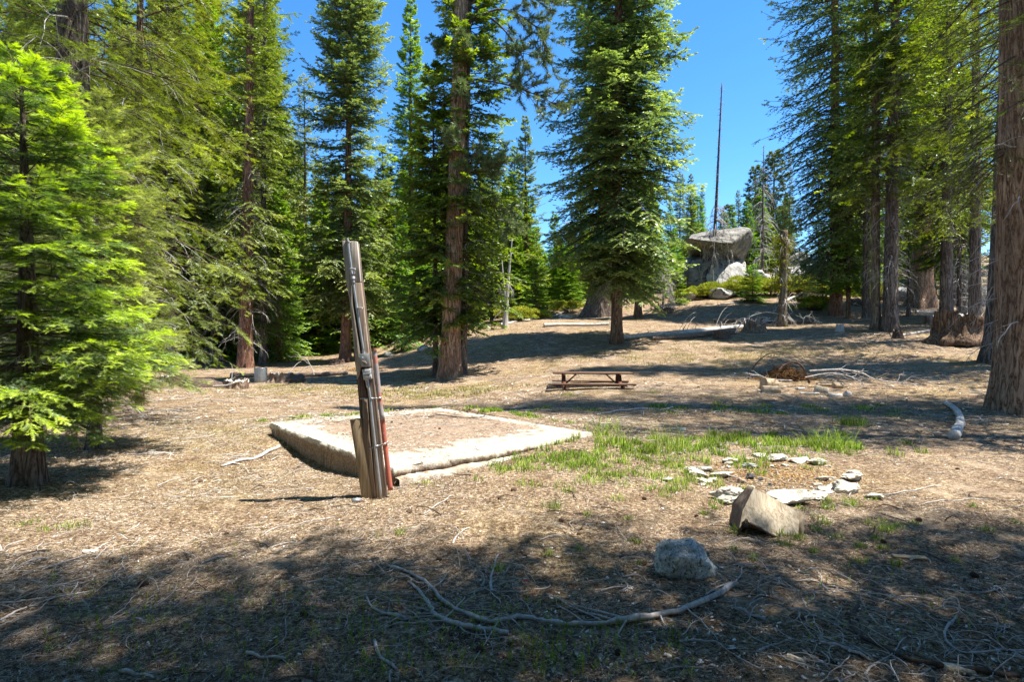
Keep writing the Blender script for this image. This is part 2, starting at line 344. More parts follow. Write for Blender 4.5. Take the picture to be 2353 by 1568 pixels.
def conifer_parts(seed, H, cb, R, nb=260, M=18, K=9, sl=.19, sw=.07, lean=(0, 0), r0=.3, r1f=.1, bend=.1, el0=-.25, el1=.8, droop=.35,
                  prof=.75, flare=1.3, twist=1.0, gap=.12, needles=None, lowfade=.6, hang=.0, azlim=None, tipb=.35, dead=25, deadlen=1.2, dead_r=.012, hmax=None, lenvar=(.65, 1.15)):
    rg = np.random.default_rng(seed)
    tm, axis = trunk_mesh(H, r0, lean, flare=flare, seed=seed, bend=bend, r1f=r1f)
    u = np.sort(rg.uniform(0, 1, nb)**1.08); nw = max(8, int(nb/5)); u = (np.floor(u*nw)+rg.normal(.5, .16, nb))/nw; u = np.clip(u, 0, .995)
    h = cb+(H*.985-cb)*u
    if hmax is not None: kk = h < hmax; u = u[kk]; h = h[kk]; nb = len(u)
    az = np.arange(nb)*2.39996+rg.normal(0, .35, nb)
    if azlim is not None: az = azlim[0]+(azlim[1]-azlim[0])*((az % (2*PI))/(2*PI))
    L = R*(1-u)**prof*np.minimum(1, lowfade+u*4)*rg.uniform(*lenvar, nb)+.18
    L = L*(1+.25*vnoise(np.stack([np.cos(az)*1.2, np.sin(az)*1.2, u*9], -1), 1, seed))
    cx, cy, cr = axis(h); o = np.stack([cx, cy, h], -1)
    hd = np.stack([np.cos(az), np.sin(az), 0*az], -1)
    e = el0+(el1-el0)*u+rg.normal(0, .10, nb); dr = -droop*(1-u*.6)*rg.uniform(.6, 1.4, nb); upt = droop*.75*rg.uniform(.3, 1.2, nb)
    side = np.stack([-np.sin(az), np.cos(az), 0*az], -1); sb = rg.normal(0, .10, nb)
    def ax(t):  # t (nb,m)
        q = o[:, None]+hd[:, None]*(L[:, None]*t)[..., None]+side[:, None]*(L[:, None]*sb[:, None]*t*t)[..., None]
        zz = L[:, None]*(e[:, None]*t+dr[:, None]*t*t+upt[:, None]*t**4); q = q.copy(); q[..., 2] += zz; return q
    tt = np.linspace(0, 1, 7)[None].repeat(nb, 0); A = ax(tt); br = (.006+.011*L)[:, None]*(1-.85*tt)*(1 if needles is None else .55)
    limb = MB(); v, q = tubes(A, br, 5); limb.add(v, q)
    t = np.linspace(.12, 1, M)[None]+rg.normal(0, .02, (nb, M)); t = np.clip(t, .08, 1)
    so_ = ax(t); tg = nrm(ax(np.clip(t+.03, 0, 1.03))-ax(t-.03))
    sg = np.where(np.arange(M) % 2 == 0, 1, -1)[None]*np.ones((nb, 1)); ang = sg*rg.uniform(.65, 1.15, (nb, M)); ang[:, -1] = rg.normal(0, .1, nb)
    upv = np.array([0, 0, 1.]); sdv = nrm(np.cross(tg, upv)); sdir = nrm(tg*np.cos(ang)[..., None]+sdv*np.sin(ang)[..., None]+upv*rg.normal(-.05, .16, (nb, M))[..., None])
    slen = (.50*L[:, None]*(1.05-t)**.75*np.minimum(1, t*2.2+.15)+.10)*rg.uniform(.6, 1.15, (nb, M))
    clump = vnoise(so_, .8, seed+4); keep = (rg.uniform(0, 1, (nb, M)) > gap) & (clump > -.75+gap) & (t > np.minimum(.5, (.22/(L[:, None])) + .10*rg.uniform(0, 1, (nb, M))))
    f = keep.ravel(); SO = so_.reshape(-1, 3)[f]; SDi = sdir.reshape(-1, 3)[f]; SL = slen.ravel()[f]; BT = (np.repeat(rg.uniform(-.18, .16, nb), M)+.25*vnoise(so_, .7, seed+8).ravel())[f]; TT = t.ravel()[f]
    n2 = len(SO); s3 = np.linspace(0, 1, 3)[None, :, None]
    sag = hang+rg.uniform(.05, .25, n2)
    tp = SO[:, None]+SDi[:, None]*(SL[:, None, None]*s3); tp = tp.copy(); tp[..., 2] -= (SL*sag)[:, None]*(s3[..., 0]**2)
    v, q = tubes(tp, np.array([[1, .7, .3]])*(.0035+.003*SL[:, None]), 3); limb.add(v, q)
    K_ = np.maximum(1, (K*np.minimum(1.0, SL/(.42*R)+.22))); s = (np.arange(K)+.5)[None]/K_[:, None]; ok = s < 1.02
    s = np.clip(s+rg.normal(0, .03, s.shape), 0, 1)
    O = SO[:, None]+SDi[:, None]*(SL[:, None]*s)[..., None]; O = O.copy(); O[..., 2] -= (SL*sag)[:, None]*s**2
    ok3 = np.repeat(ok[:, :, None], 3, 2); O3 = np.repeat(O[:, :, None], 3, 2)
    up_ = np.array([0, 0, 1.]); sv = nrm(np.cross(SDi, up_))
    an = np.array([-1, 1, .12])[None, None, :]*rg.uniform(.6, 1.05, (n2, K, 3))
    D = nrm(SDi[:, None, None]*np.cos(an)[..., None]+sv[:, None, None]*np.sin(an)[..., None]+up_*(rg.normal(.02, .22, (n2, K, 3))-sag[:, None, None]*.9)[..., None])
    Ls = sl*(1-.35*s[:, :, None])*rg.uniform(.65, 1.25, (n2, K, 3))
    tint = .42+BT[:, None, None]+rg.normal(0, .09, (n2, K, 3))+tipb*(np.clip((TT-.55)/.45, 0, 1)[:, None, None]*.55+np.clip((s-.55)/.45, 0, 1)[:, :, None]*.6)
    m = ok3.ravel(); O3 = O3.reshape(-1, 3)[m]; D = D.reshape(-1, 3)[m]; Ls = Ls.ravel()[m]; tint = np.clip(tint.ravel()[m], 0, 1)
    fol = MB()
    if needles is None:
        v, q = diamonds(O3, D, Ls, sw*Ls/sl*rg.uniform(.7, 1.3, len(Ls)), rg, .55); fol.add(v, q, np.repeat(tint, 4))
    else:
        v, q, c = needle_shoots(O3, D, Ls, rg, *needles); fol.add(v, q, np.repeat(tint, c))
    if dead:
        v, q = dead_twigs(rg, axis, max(.8, cb*.25), cb+ (H-cb)*.25, dead, deadlen, dead_r); dm = MB().add(v, q)
    else: dm = None
    return tm, limb, fol, dm, axis
def dead_twigs(rg, axis, h0, h1, n, ln, r, droop=.6, sub=5, curl=.0):
    h = rg.uniform(h0, h1, n); az = rg.uniform(0, 2*PI, n); L = ln*rg.uniform(.35, 1.1, n); cx, cy, cr = axis(h)
    t = np.linspace(0, 1, 8)[None]; k = t.shape[1]
    hd = np.stack([np.cos(az), np.sin(az), 0*az], -1); sd = np.stack([-np.sin(az), np.cos(az), 0*az], -1)
    P = np.stack([cx, cy, h], -1)[:, None]+hd[:, None]*(L[:, None]*t)[..., None]*(1-.35*t**2*droop)[..., None]+sd[:, None]*(L[:, None]*rg.normal(0, .22, n)[:, None]*t**2)[..., None]
    P = P.copy(); P[..., 2] += L[:, None]*(rg.normal(.05, .2, n)[:, None]*t-droop*rg.uniform(.5, 1.3, n)[:, None]*t**2+curl*t**4)
    P += rg.normal(0, .012, P.shape)*L[:, None, None]
    v1, q1 = tubes(P, r*(.4+L[:, None]/ln)*(1-.8*t), 4)
    # side twigs
    m = n*sub; bi = np.repeat(np.arange(n), sub); ti = rg.integers(2, 7, m); o = P[bi, ti]; tg = nrm(P[bi, ti]-P[bi, ti-1])
    d = nrm(tg+rg.normal(0, .6, (m, 3))+np.array([0, 0, -.3*droop])); l2 = L[bi]*rg.uniform(.15, .5, m)*(1-ti/9)
    t2 = np.linspace(0, 1, 5)[None, :, None]; P2 = o[:, None]+d[:, None]*l2[:, None, None]*t2; P2 = P2.copy(); P2[..., 2] -= l2[:, None]*.45*t2[..., 0]**2*rg.uniform(-.3, 1.4, m)[:, None]
    v2, q2 = tubes(P2, r*.5*(1-.75*t2[..., 0])*np.ones((m, 1)), 3)
    return np.concatenate([v1, v2]), np.concatenate([q1, q2+len(v1)])
def tree(name, label, cat, loc, bark, leaf, group=None, rz=0, scale=1, moss=0, **kw):
    e = empty(name, loc, rz); tag(e, label, cat, group); tm, limb, fol, dm, axis = conifer_parts(**kw)
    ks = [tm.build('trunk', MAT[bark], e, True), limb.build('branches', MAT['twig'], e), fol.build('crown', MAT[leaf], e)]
    if dm: ks.append(dm.build('dead_branches', MAT['dead'], e))
    e.scale = (scale,)*3 if not isinstance(scale, tuple) else scale
    KIDS[e.name] = ks; return e
def put(root, loc, rz, sc, label, group=None):
    c = copy_tree(root); c.location = loc; c.rotation_euler = (0, 0, rz); c.scale = sc; c['label'] = label
    if group: c['group'] = group
    elif 'group' in c: del c['group']
    return c
def base(px, d, dz=0):
    x = (px-CX)/F*d; return (x, d, g1(x, d)+dz)

# --- heroes
G_CL = 'large trees standing round the clearing'
tree('fir_tree', 'bright yellow-green young fir closest to the camera at the left edge', 'tree', (-5.45, 6.4, g1(-5.45, 6.4)), 'bark_grey', 'near',
     seed=11, H=4.7, cb=.85, R=1.45, nb=170, M=26, K=10, sl=.105, sw=.03, r0=.15, bend=.05, el0=-.12, el1=.6, droop=.32, prof=.62, gap=.24, needles=(8, .028, .0065), dead=30, deadlen=.9, dead_r=.006, tipb=.62, lowfade=.38, hang=.05)
tree('fir_tree', 'blue-green young fir tucked close behind the bright young fir', 'tree', base(215, 8.6), 'bark_grey', 'firblue',
     seed=111, H=5.2, cb=.9, R=1.15, nb=150, M=20, K=9, sl=.12, sw=.03, r0=.10, el0=-.15, el1=.6, droop=.3, prof=.55, gap=.12, needles=(6, .034, .008), dead=30, deadlen=.9, dead_r=.007, tipb=.5)
tree('fir_tree', 'tall old fir with thick dark trunk right behind the bright young fir', 'tree', base(165, 11.5), 'bark_grey', 'fir',
     seed=12, H=26, cb=2.2, R=3.6, nb=300, M=20, K=9, sl=.17, sw=.05, needles=(5, .050, .011), r0=.36, el0=-.35, droop=.35, gap=.2, dead=90, deadlen=2.4, dead_r=.014, hang=.2, tipb=.5, hmax=15)
tree('fir_tree', 'drooping olive-needled fir reaching over the upper left of the clearing', 'tree', base(322, 14.5), 'bark_brown', 'yellowfir',
     seed=13, H=26, cb=6.8, R=3.1, nb=210, M=20, K=9, sl=.19, sw=.05, needles=(5, .055, .012), r0=.10, r1f=.3, el0=-.2, droop=.4, gap=.3, dead=60, deadlen=2.0, dead_r=.012, hang=.15, hmax=16, flare=1.1, bend=.3)
tree('fir_tree', 'fir with brown trunk, left one of the close pair behind the flat stump', 'tree', base(378, 30), 'bark_brown', 'fir',
     seed=14, H=19, cb=3.0, R=2.2, nb=230, r0=.24, dead=20, gap=.15, el0=-.2)
tree('fir_tree', 'fir with darker trunk, right one of the close pair behind the flat stump', 'tree', base(402, 29.5), 'bark_grey', 'firblue',
     seed=15, H=21, cb=3.6, R=2.1, nb=230, r0=.28, dead=20, gap=.15, lean=(-.5, 0))
tree('fir_tree', 'tall sparse fir with plated red-brown trunk right behind the metal can', 'tree', base(563, 30), 'bark_red', 'yellowfir',
     seed=16, H=31, cb=4.2, R=2.5, nb=300, M=18, K=12, sl=.19, sw=.042, r0=.36, lean=(.6, 0), dead=110, deadlen=1.9, dead_r=.014, gap=.34, hang=.25, droop=.5, el0=-.3, prof=.5)
tree('fir_tree', 'slender sparse fir with grey dead twigs beside the red-brown trunk', 'tree', base(605, 33), 'bark_grey', 'fir',
     seed=17, H=28, cb=2.5, R=2.6, nb=300, M=18, K=12, sl=.19, sw=.042, r0=.22, lean=(0, 0), dead=60, deadlen=1.8, gap=.34, hang=.22, droop=.5, el0=-.35, prof=.5)
tree('fir_tree', 'dense blue-green fir directly behind the top of the leaning post', 'tree', base(793, 33), 'bark_red', 'firblue',
     seed=18, H=26.5, cb=3.4, R=2.9, nb=460, M=20, K=10, r0=.30, lean=(.5, 0), dead=25, gap=.08, el0=-.35, droop=.4, prof=.45, tipb=.45)
tree('fir_tree', 'pointed bright green fir whose tip stands clear between two taller trees', 'tree', base(945, 42), 'bark_brown', 'sap',
     seed=19, H=25.3, cb=1.5, R=3.0, nb=380, M=16, K=9, sl=.2, sw=.07, r0=.3, dead=0, gap=.1, prof=.85)
pine = tree('pine_tree', 'tall pine with thick pale brown trunk in the middle of the clearing', 'tree', base(1032, 22), 'bark_big', 'pine',
     seed=20, H=27, cb=22, R=2.0, nb=60, M=10, K=6, r0=.37, r1f=.5, lean=(.9, 0), dead=26, deadlen=1.6, bend=.12, flare=1.45, dead_r=.014)
tree('fir_tree', 'dark fir with slim trunk touching the right side of the thick pine', 'tree', base(1062, 22.6), 'bark_grey', 'fir',
     seed=21, H=21, cb=2.4, R=2.25, nb=330, M=18, K=9, r0=.19, lean=(.4, 0), dead=40, deadlen=1.6, gap=.16, el0=-.4, prof=.55)
tree('fir_tree', 'small dark fir with thin trunk touching the left side of the thick pine', 'tree', base(1000, 23), 'bark_grey', 'fir',
     seed=22, H=12.5, cb=1.9, R=2.0, nb=240, M=18, K=9, r0=.12, dead=20, deadlen=1.2, gap=.15, el0=-.4)
tree('fir_tree', 'large full fir right of the middle with bare lower trunk and layered boughs', 'tree', base(1417, 28), 'bark_brown', 'firblue',
     seed=23, H=38, cb=3.1, R=3.45, nb=760, hmax=24, M=26, K=12, r0=.28, lean=(.25, 0), dead=60, deadlen=1.6, gap=.10, el0=-.4, droop=.42, prof=.35, tipb=.55, r1f=.15)
tree('pine_tree', 'massive flared grey trunk behind the large full fir', 'tree', base(1372, 41), 'bark_grey', 'fir',
     seed=24, H=27, cb=6, R=3.4, nb=300, M=16, K=9, sl=.22, sw=.07, r0=.68, lean=(2.0, 0), dead=40, deadlen=2, gap=.2, prof=.5, flare=1.7)
tree('fir_tree', 'short fir with dead lower twigs just right of the large full fir', 'tree', base(1466, 37), 'bark_brown', 'fir',
     seed=25, H=10.5, cb=1.6, R=1.7, nb=190, M=14, K=8, sl=.18, sw=.06, r0=.24, dead=50, deadlen=1.2, gap=.15)
tree('fir_tree', 'tall dark fir with drooping blue-green boughs at left of the right-hand grove', 'tree', base(1921, 36), 'bark_red', 'firblue',
     seed=26, H=33, cb=3.2, R=4.4, nb=520, M=22, K=10, sl=.20, sw=.07, r0=.36, dead=30, gap=.22, el0=-.35, el1=.2, droop=.45, prof=.42, hang=.12, r1f=.2, tipb=.4)
tree('fir_tree', 'slim green fir with bare thin trunk beside the tall dark fir of the grove', 'tree', base(1950, 34.5), 'bark_brown', 'sap',
     seed=27, H=15, cb=1.9, R=1.6, nb=200, M=14, K=9, r0=.14, dead=12, gap=.25)
tree('fir_tree', 'tall fir with lichen-yellow narrow trunk in the right-hand grove', 'tree', base(2012, 28), 'bark_moss', 'fir',
     seed=28, H=27, cb=6.5, R=2.3, nb=260, r0=.22, dead=60, deadlen=1.0, gap=.22, hang=.2, r1f=.3)
tree('fir_tree', 'grey-barked fir bristling with pale dead branches in the right-hand grove', 'tree', base(2045, 27.5), 'bark_grey', 'fir',
     seed=29, H=27, cb=9.0, R=2.5, nb=220, r0=.32, dead=230, deadlen=1.5, dead_r=.012, gap=.25, r1f=.3, lean=(.3, 0))
tree('fir_tree', 'broad-trunked old fir with flared roots at the back of the grove', 'tree', base(2117, 38), 'bark_big', 'fir',
     seed=30, H=34, cb=7.5, R=3.0, nb=260, sl=.2, sw=.06, r0=.62, dead=40, gap=.2, flare=1.5, r1f=.25, lean=(.8, 0))
tree('fir_tree', 'sunlit lime-green fir on thin trunk in front of the broad old fir', 'tree', base(2168, 32), 'bark_moss', 'near',
     seed=31, H=17.5, cb=3.2, R=1.7, nb=260, r0=.19, dead=20, gap=.2, prof=.5)
tree('fir_tree', 'thin fir hung with white curling dead branches behind the big stump', 'tree', base(2228, 33), 'bark_grey', 'sap',
     seed=32, H=14, cb=5.5, R=1.6, nb=160, r0=.2, dead=150, deadlen=1.5, dead_r=.014, gap=.2)
tree('fir_tree', 'dark leaning fir trunk just behind the huge right-edge trunk', 'tree', base(2300, 19.5), 'bark_grey', 'fir',
     seed=33, H=38, cb=8, R=3.2, nb=240, M=18, K=10, sl=.16, sw=.045, r0=.46, dead=50, deadlen=1.8, gap=.3, hang=.08, lean=(1.6, 0), flare=1.4, r1f=.5)
tree('fir_tree', 'huge fir trunk with coarse brown bark at the right edge', 'tree', base(2350, 12.9), 'bark_big', 'fir',
     seed=34, H=38, cb=5.9, R=4.1, nb=330, M=20, K=9, sl=.17, sw=.05, needles=(5, .050, .011), r0=.50, dead=70, deadlen=2.2, dead_r=.014, gap=.3, hang=.08, el0=-.4, droop=.35, flare=1.3, r1f=.5)

# pine limbs of the middle pine: long bare limbs ending in needle tufts
def tufts(C_, D_, rg, n=34, ln=.16, wd=.008, tint=.5):
    m = len(C_); d = nrm(D_[:, None]*.9+rg.normal(0, .55, (m, n, 3))); o = C_[:, None]+D_[:, None]*rg.uniform(-.12, .06, (m, n, 1))
    side = nrm(np.cross(d, rg.normal(0, 1, (m, n, 3)))); L = ln*rg.uniform(.7, 1.15, (m, n, 1))
    V = np.stack([o-side*wd/2, o+side*wd/2, o+d*L], 2).reshape(-1, 3)
    T = np.clip(np.repeat((tint+rg.normal(0, .12, m)), n*3)+.1*np.tile([0, 0, 1], m*n), 0, 1)
    return V, np.arange(m*n)[:, None]*3+np.arange(3)[None], T
def pine_limbs(rg, limbs, mbL, mbF, dens=1.0, ln=.17, wd=.012, n=30, r=.035):
    for P in limbs:
        path = smooth_path(P, 14); Ltot = np.linalg.norm(np.diff(path, axis=0), axis=1).sum()
        v, q = tubes(path[None], (r*np.linspace(1, .25, 14))[None], 6); mbL.add(v, q)
        ns = int(14*dens*max(.6, Ltot/2.5)); cs, ds = [], []
        for k in range(ns):
            t = rg.uniform(.3, 1)**.7; i = min(12, int(t*13)); o = path[i]; tg = nrm(path[i+1]-path[i])
            d = nrm(tg*.8+rg.normal(0, .55, 3)+np.array([0, 0, .12])); l = Ltot*rg.uniform(.10, .26)
            p = np.array([o, o+d*l*.5+rg.normal(0, .03, 3), o+d*l+np.array([0, 0, .06*l])]); sp = smooth_path(p, 5)
            v, q = tubes(sp[None], (r*.35*np.linspace(1, .35, 5))[None], 4); mbL.add(v, q)
            for j in (2, 3, 4):
                for _ in range(2):
                    dd = nrm((sp[j]-sp[j-1])/max(1e-6, np.linalg.norm(sp[j]-sp[j-1]))+rg.normal(0, .5, 3)); e_ = sp[j]+dd*rg.uniform(.05, .2); 
                    cs.append(e_); ds.append(dd)
        v, q, T = tufts(np.array(cs), np.array(ds), rg, n, ln, wd); mbF.add(v, q, T)
rgp = np.random.default_rng(5); ml, mf = MB(), MB()
b0 = np.array(pine.location)
def PL(px, py, d=22): p = W(px, py, d); return np.array(p)-b0
LIMBS = [[PL(1062, 60), PL(1150, 20, 21.5), PL(1230, 60, 21), PL(1255, 120, 20.5)], [PL(1062, 30), PL(1130, -30, 21.5), PL(1200, -20, 21), PL(1260, 20, 20.5)],
         [PL(1058, 180), PL(1120, 185, 21.5), PL(1200, 205, 21), PL(1290, 245, 20.6)], [PL(1055, 0), PL(1140, 50, 22), PL(1190, 110, 22), PL(1205, 140, 22)],
         [PL(1050, 150, 22), PL(1055, 110, 21.4), PL(1068, 95, 20.8)], [PL(1045, 250, 22), PL(1050, 215, 21.3), PL(1062, 200, 20.8)],
         [PL(1040, 350, 22), PL(1050, 330, 21.2), PL(1035, 305, 20.7)], [PL(1040, 380, 22), PL(1060, 372, 21.2), PL(1120, 360, 20.8)], [PL(1045, 390, 22), PL(1100, 395, 21.2), PL(1170, 370, 21)],
         [PL(1045, 400, 22), PL(1085, 410, 21.4), PL(1140, 480, 21), PL(1175, 520, 21)], [PL(1050, 110, 22), PL(1030, 95, 22), PL(1010, 110, 22)], [PL(1050, -60, 22), PL(1000, -90, 22), PL(960, -60, 22)]]
pine_limbs(rgp, LIMBS, ml, mf, 1.25, .20, .020, 32, .045)
ml.build('limbs', MAT['twig'], pine); mf.build('needle_tufts', MAT['pine'], pine)

# --- prototypes for copies
proto = {}
def P_(key, **k):
    e = tree(k.pop('name', 'fir_tree'), 'x', 'tree', (0, 0, 0), k.pop('bark'), k.pop('leaf'), **k); proto[key] = e; return e
P_('a', bark='bark_brown', leaf='fir', seed=41, H=24, cb=2.0, R=3.0, nb=300, M=16, K=8, sl=.22, sw=.08, r0=.28, dead=20, gap=.12)
P_('b', bark='bark_grey', leaf='firblue', seed=42, H=24, cb=1.2, R=2.8, nb=300, M=16, K=8, sl=.22, sw=.08, r0=.26, dead=20, gap=.10, prof=.6, el0=-.4)
P_('c', bark='bark_red', leaf='sap', seed=43, H=16, cb=.6, R=2.8, nb=260, M=16, K=8, sl=.20, sw=.075, r0=.2, dead=0, gap=.10, prof=.9)
P_('d', bark='bark_grey', leaf='yellowfir', seed=44, H=26, cb=4.5, R=2.6, nb=260, M=14, K=8, sl=.22, sw=.075, r0=.28, dead=70, deadlen=1.5, gap=.3, hang=.4, prof=.5)
P_('s', bark='bark_brown', leaf='sap', seed=45, H=4, cb=.12, R=1.15, nb=120, M=14, K=7, sl=.12, sw=.045, r0=.06, dead=0, gap=.05, prof=.9)
P_('t', bark='bark_grey', leaf='fir', seed=46, H=24, cb=5.8, R=3.6, nb=150, M=16, K=9, sl=.16, sw=.055, r0=.3, dead=0, gap=.42, prof=.55, hang=.15)
def pine_proto():
    e = empty('pine_tree', (0, 0, 0)); tag(e, 'x', 'tree'); rg = np.random.default_rng(77)
    tm, axis = trunk_mesh(20, .24, seed=77, bend=.2); l, f_ = MB(), MB(); limbs = []
    for k in range(100):
        u = k/100; h = 2.8+16.7*u; az = k*2.4+rg.normal(0, .3); L = 2.3*(1-u)**.6*rg.uniform(.6, 1.1)+.3; x, y, _ = axis(h); a = np.array([x, y, h]); d = np.array([math.cos(az), math.sin(az), 0])
        limbs.append([a, a+d*L*.5+np.array([0, 0, L*(.05+.3*u)]), a+d*L+np.array([0, 0, L*(.2+.5*u)])])
    pine_limbs(rg, limbs, l, f_, .8, .26, .035, 16, .03)
    ks = [tm.build('trunk', MAT['bark_brown'], e, True), l.build('branches', MAT['twig'], e), f_.build('crown', MAT['pine'], e)]; KIDS[e.name] = ks; proto['p'] = e
pine_proto()
used = set()
HP = dict(a=24, b=24, c=16, d=26, s=4, t=24, p=20)
def plant(key, px, d, top=None, H=None, wid=1.0, label='', group=None, rz=None, x=None):
    X = (px-CX)/F*d if x is None else x; z = g1(X, d)-.05
    if H is None: H = CAMH+(CY-top)/F*d-z
    s = H/HP[key]; sc = (s**.6*wid,)*2+(s,)
    rz = random.uniform(0, 6.28) if rz is None else rz
    if key not in used:
        o = proto[key]; used.add(key); o.location = (X, d, z); o.rotation_euler = (0, 0, rz); o.scale = sc; o['label'] = label
        if group: o['group'] = group
        return o
    return put(proto[key], (X, d, z), rz, sc, label, group)
# named ones
plant('a', 1208, 48, top=262, wid=.85, label='middle-sized fir with clear pointed tip between the thick pine and the large full fir')
plant('b', 1180, 52, top=330, wid=.8, label='fir partly hidden left of the middle-sized pointed fir')
plant('c', 1292, 47, top=560, wid=.8, label='vivid green young fir beside the pale dead snag left of the large full fir')
plant('s', 1232, 43, top=600, wid=1.1, label='small bushy bright green fir at the edge of the grass behind the thick pine')
plant('s', 1554, 42, top=608, wid=.9, label='little light green fir seedling left of the lower boulder')
plant('s', 1500, 50, top=560, wid=1.2, label='green sapling half hidden behind the short fir and large full fir')
plant('b', 1562, 66, top=395, wid=.85, label='left one of two background firs behind the grey boulders')
plant('a', 1588, 63, top=398, wid=.8, label='right one of two background firs behind the grey boulders')
plant('a', 1614, 72, top=424, wid=.55, label='narrow spire fir between the background firs and the tall pole snag')
plant('b', 1697, 76, top=434, wid=.6, label='small distant spire fir right of the tall pole snag')
plant('p', 1733, 68, top=378, wid=1.1, label='distant pine with tufted crown left of the thin grey snag')
plant('p', 1775, 64, top=343, wid=1.25, label='taller distant pine with pointed tufted crown right of the thin grey snag')
plant('p', 1800, 66, top=470, wid=1.2, label='lower distant pine at right of the taller distant pine')
plant('p', 1672, 70, top=470, wid=1.2, label='low distant pine right behind the top of the perched boulder')
plant('d', 1815, 62, top=330, wid=.35, label='thin pole-like fir at the left edge of the right-hand grove')
plant('c', 1890, 38, top=560, wid=.55, label='dark little fir left of the red trunk of the grove')
plant('s', 1730, 41, top=610, wid=1.2, label='dark green sapling among the yellow shrubs')
plant('s', 1880, 40, top=630, wid=1.2, label='leaning dark sapling beside the trunk of the tall dark fir')
plant('c', 1540, 58, top=470, wid=.8, label='green fir filling the gap left of the background firs')
plant('c', 640, 36, top=420, wid=1.0, label='full green fir with low boughs right of the red-brown trunk')
plant('c', 470, 38, top=520, wid=.9, label='pale green fir between the close pair and the red-brown trunk')
plant('d', 700, 44, top=170, wid=.8, label='tall thin-tipped fir left of the dense blue-green fir')
plant('b', 745, 42, top=430, wid=.8, label='dark green fir filling the space left of the leaning post top')
plant('a', 880, 40, top=330, wid=.8, label='green fir between the dense blue-green fir and the pointed fir')
plant('c', 925, 33, top=480, wid=.75, label='low spreading fir left of the small dark fir')
plant('b', 1130, 42, top=380, wid=.8, label='shaded fir close behind the dark slim fir of the middle')
plant('d', 300, 24, top=60, wid=.9, label='tall mossy fir standing between the bright young fir and the close pair')
plant('a', 230, 21, top=200, wid=.8, label='green fir glimpsed through the boughs of the bright young fir')
plant('b', 60, 18, top=-100, wid=.8, label='dark fir at far left behind the old fir trunk')
plant('t', 1990, 33, top=-150, wid=.7, label='upright fir between the tall dark fir and the lichen-yellow trunk')
plant('t', 2240, 24, top=-500, wid=.8, label='tall thin-trunked fir behind the big stump')
# forest behind
SKY = [(-400, -400), (560, -300), (640, 150), (700, 300), (760, 300), (860, 330), (950, 340), (1020, 300), (1120, 350), (1180, 400), (1240, 450), (1290, 500), (1350, 380), (1500, 430), (1560, 470), (1620, 540), (1660, 560), (1760, 560),
       (1800, 560), (1845, 560), (1880, 440), (1930, 250), (2000, -100), (2700, -400)]
sx, sy = zip(*SKY); rnd = random.Random(3); pos = []
labs = {'a': 'green fir deep in the forest wall behind the clearing', 'b': 'blue-green fir deep in the forest wall behind the clearing', 'c': 'bright bushy fir deep in the forest wall behind the clearing', 'd': 'lichen-hung sparse fir deep in the forest wall behind the clearing'}
def forest(n, p0, p1, d0, d1, keys, wid=1.0, group='firs massed in the forest wall'):
    c = 0; tries = 0
    while c < n and tries < n*60:
        tries += 1
        px = rnd.uniform(p0, p1); d = rnd.uniform(d0, d1); x = (px-CX)/F*d
        if any((x-a)**2+(d-b)**2 < 2.3**2 for a, b in pos): continue
        top = float(np.interp(px, sx, sy))+rnd.uniform(0, 150); z = g1(x, d); H = CAMH+(CY-top)/F*d-z
        if H < 4: continue
        key = rnd.choice(keys) if H > 12 else 'c'; H = min(H, 33*rnd.uniform(.75, 1))
        pos.append((x, d)); plant(key, px, d, H=H, wid=wid*rnd.uniform(.8, 1.15), label=labs[key], group=group, rz=rnd.uniform(0, 6.28)); c += 1
forest(44, -250, 1000, 40, 62, 'abcdab')
forest(22, -250, 620, 34, 48, 'abcd')
forest(26, -300, 1020, 62, 95, 'ab')
forest(16, 1000, 1380, 56, 90, 'abc')
forest(8, 1340, 1560, 48, 75, 'abc')
forest(7, 1560, 1830, 78, 110, 'abc', .8)
forest(18, 1880, 2600, 46, 80, 'abcd')
forest(26, 985, 1345, 46, 72, 'abcc', 1.1)
def edge_row(n, p0, p1, d0, d1, h0, h1):
    c = 0
    for _ in range(n*40):
        if c >= n: break
        px = rnd.uniform(p0, p1); d = rnd.uniform(d0, d1); x = (px-CX)/F*d
        if any((x-a)**2+(d-b)**2 < 1.8**2 for a, b in pos): continue
        pos.append((x, d)); plant('c', px, d, H=rnd.uniform(h0, h1), wid=rnd.uniform(.9, 1.25), label='young bright fir in the low rank at the edge of the forest', group='young firs along the forest edge', rz=rnd.uniform(0, 6.28)); c += 1
edge_row(22, 560, 1000, 39, 50, 5, 12); edge_row(14, -100, 560, 40, 52, 5, 12); edge_row(14, 1080, 1350, 47, 60, 4, 9); edge_row(10, 1880, 2450, 44, 60, 4, 9); edge_row(12, 1555, 1850, 60, 76, 6, 10)
labs['t'] = 'tall bare-stemmed fir in the forest behind the grove'
forest(6, 2150, 2500, 26, 40, 'tt')
# trees standing round the camera: they throw the dappled shade of the foreground
for i, (x, y, s, wd) in enumerate([(9.3, 2.45, 1.05, .80), (5.7, 2.6, .95, .70), (2.75, 2.15, 1.0, .70), (-2.25, 2.05, .95, .55), (13.0, 3.2, 1.05, .78), (1.2, .6, 1.05, .6), (6.8, -2.5, 1.0, .7), (0.5, -3.0, 1.0, .7), (11.8, 9.6, 1.0, .72), (17.5, 12.6, 1.1, 1.0), (20, 18, 1.1, .9)]):
    plant('t', 0, y, H=24*s, wid=wd, x=x, label='tall fir just outside the view whose crown shades the ground' if i != 0 else 'tall fir just outside the view on the right', group='firs round the viewpoint')

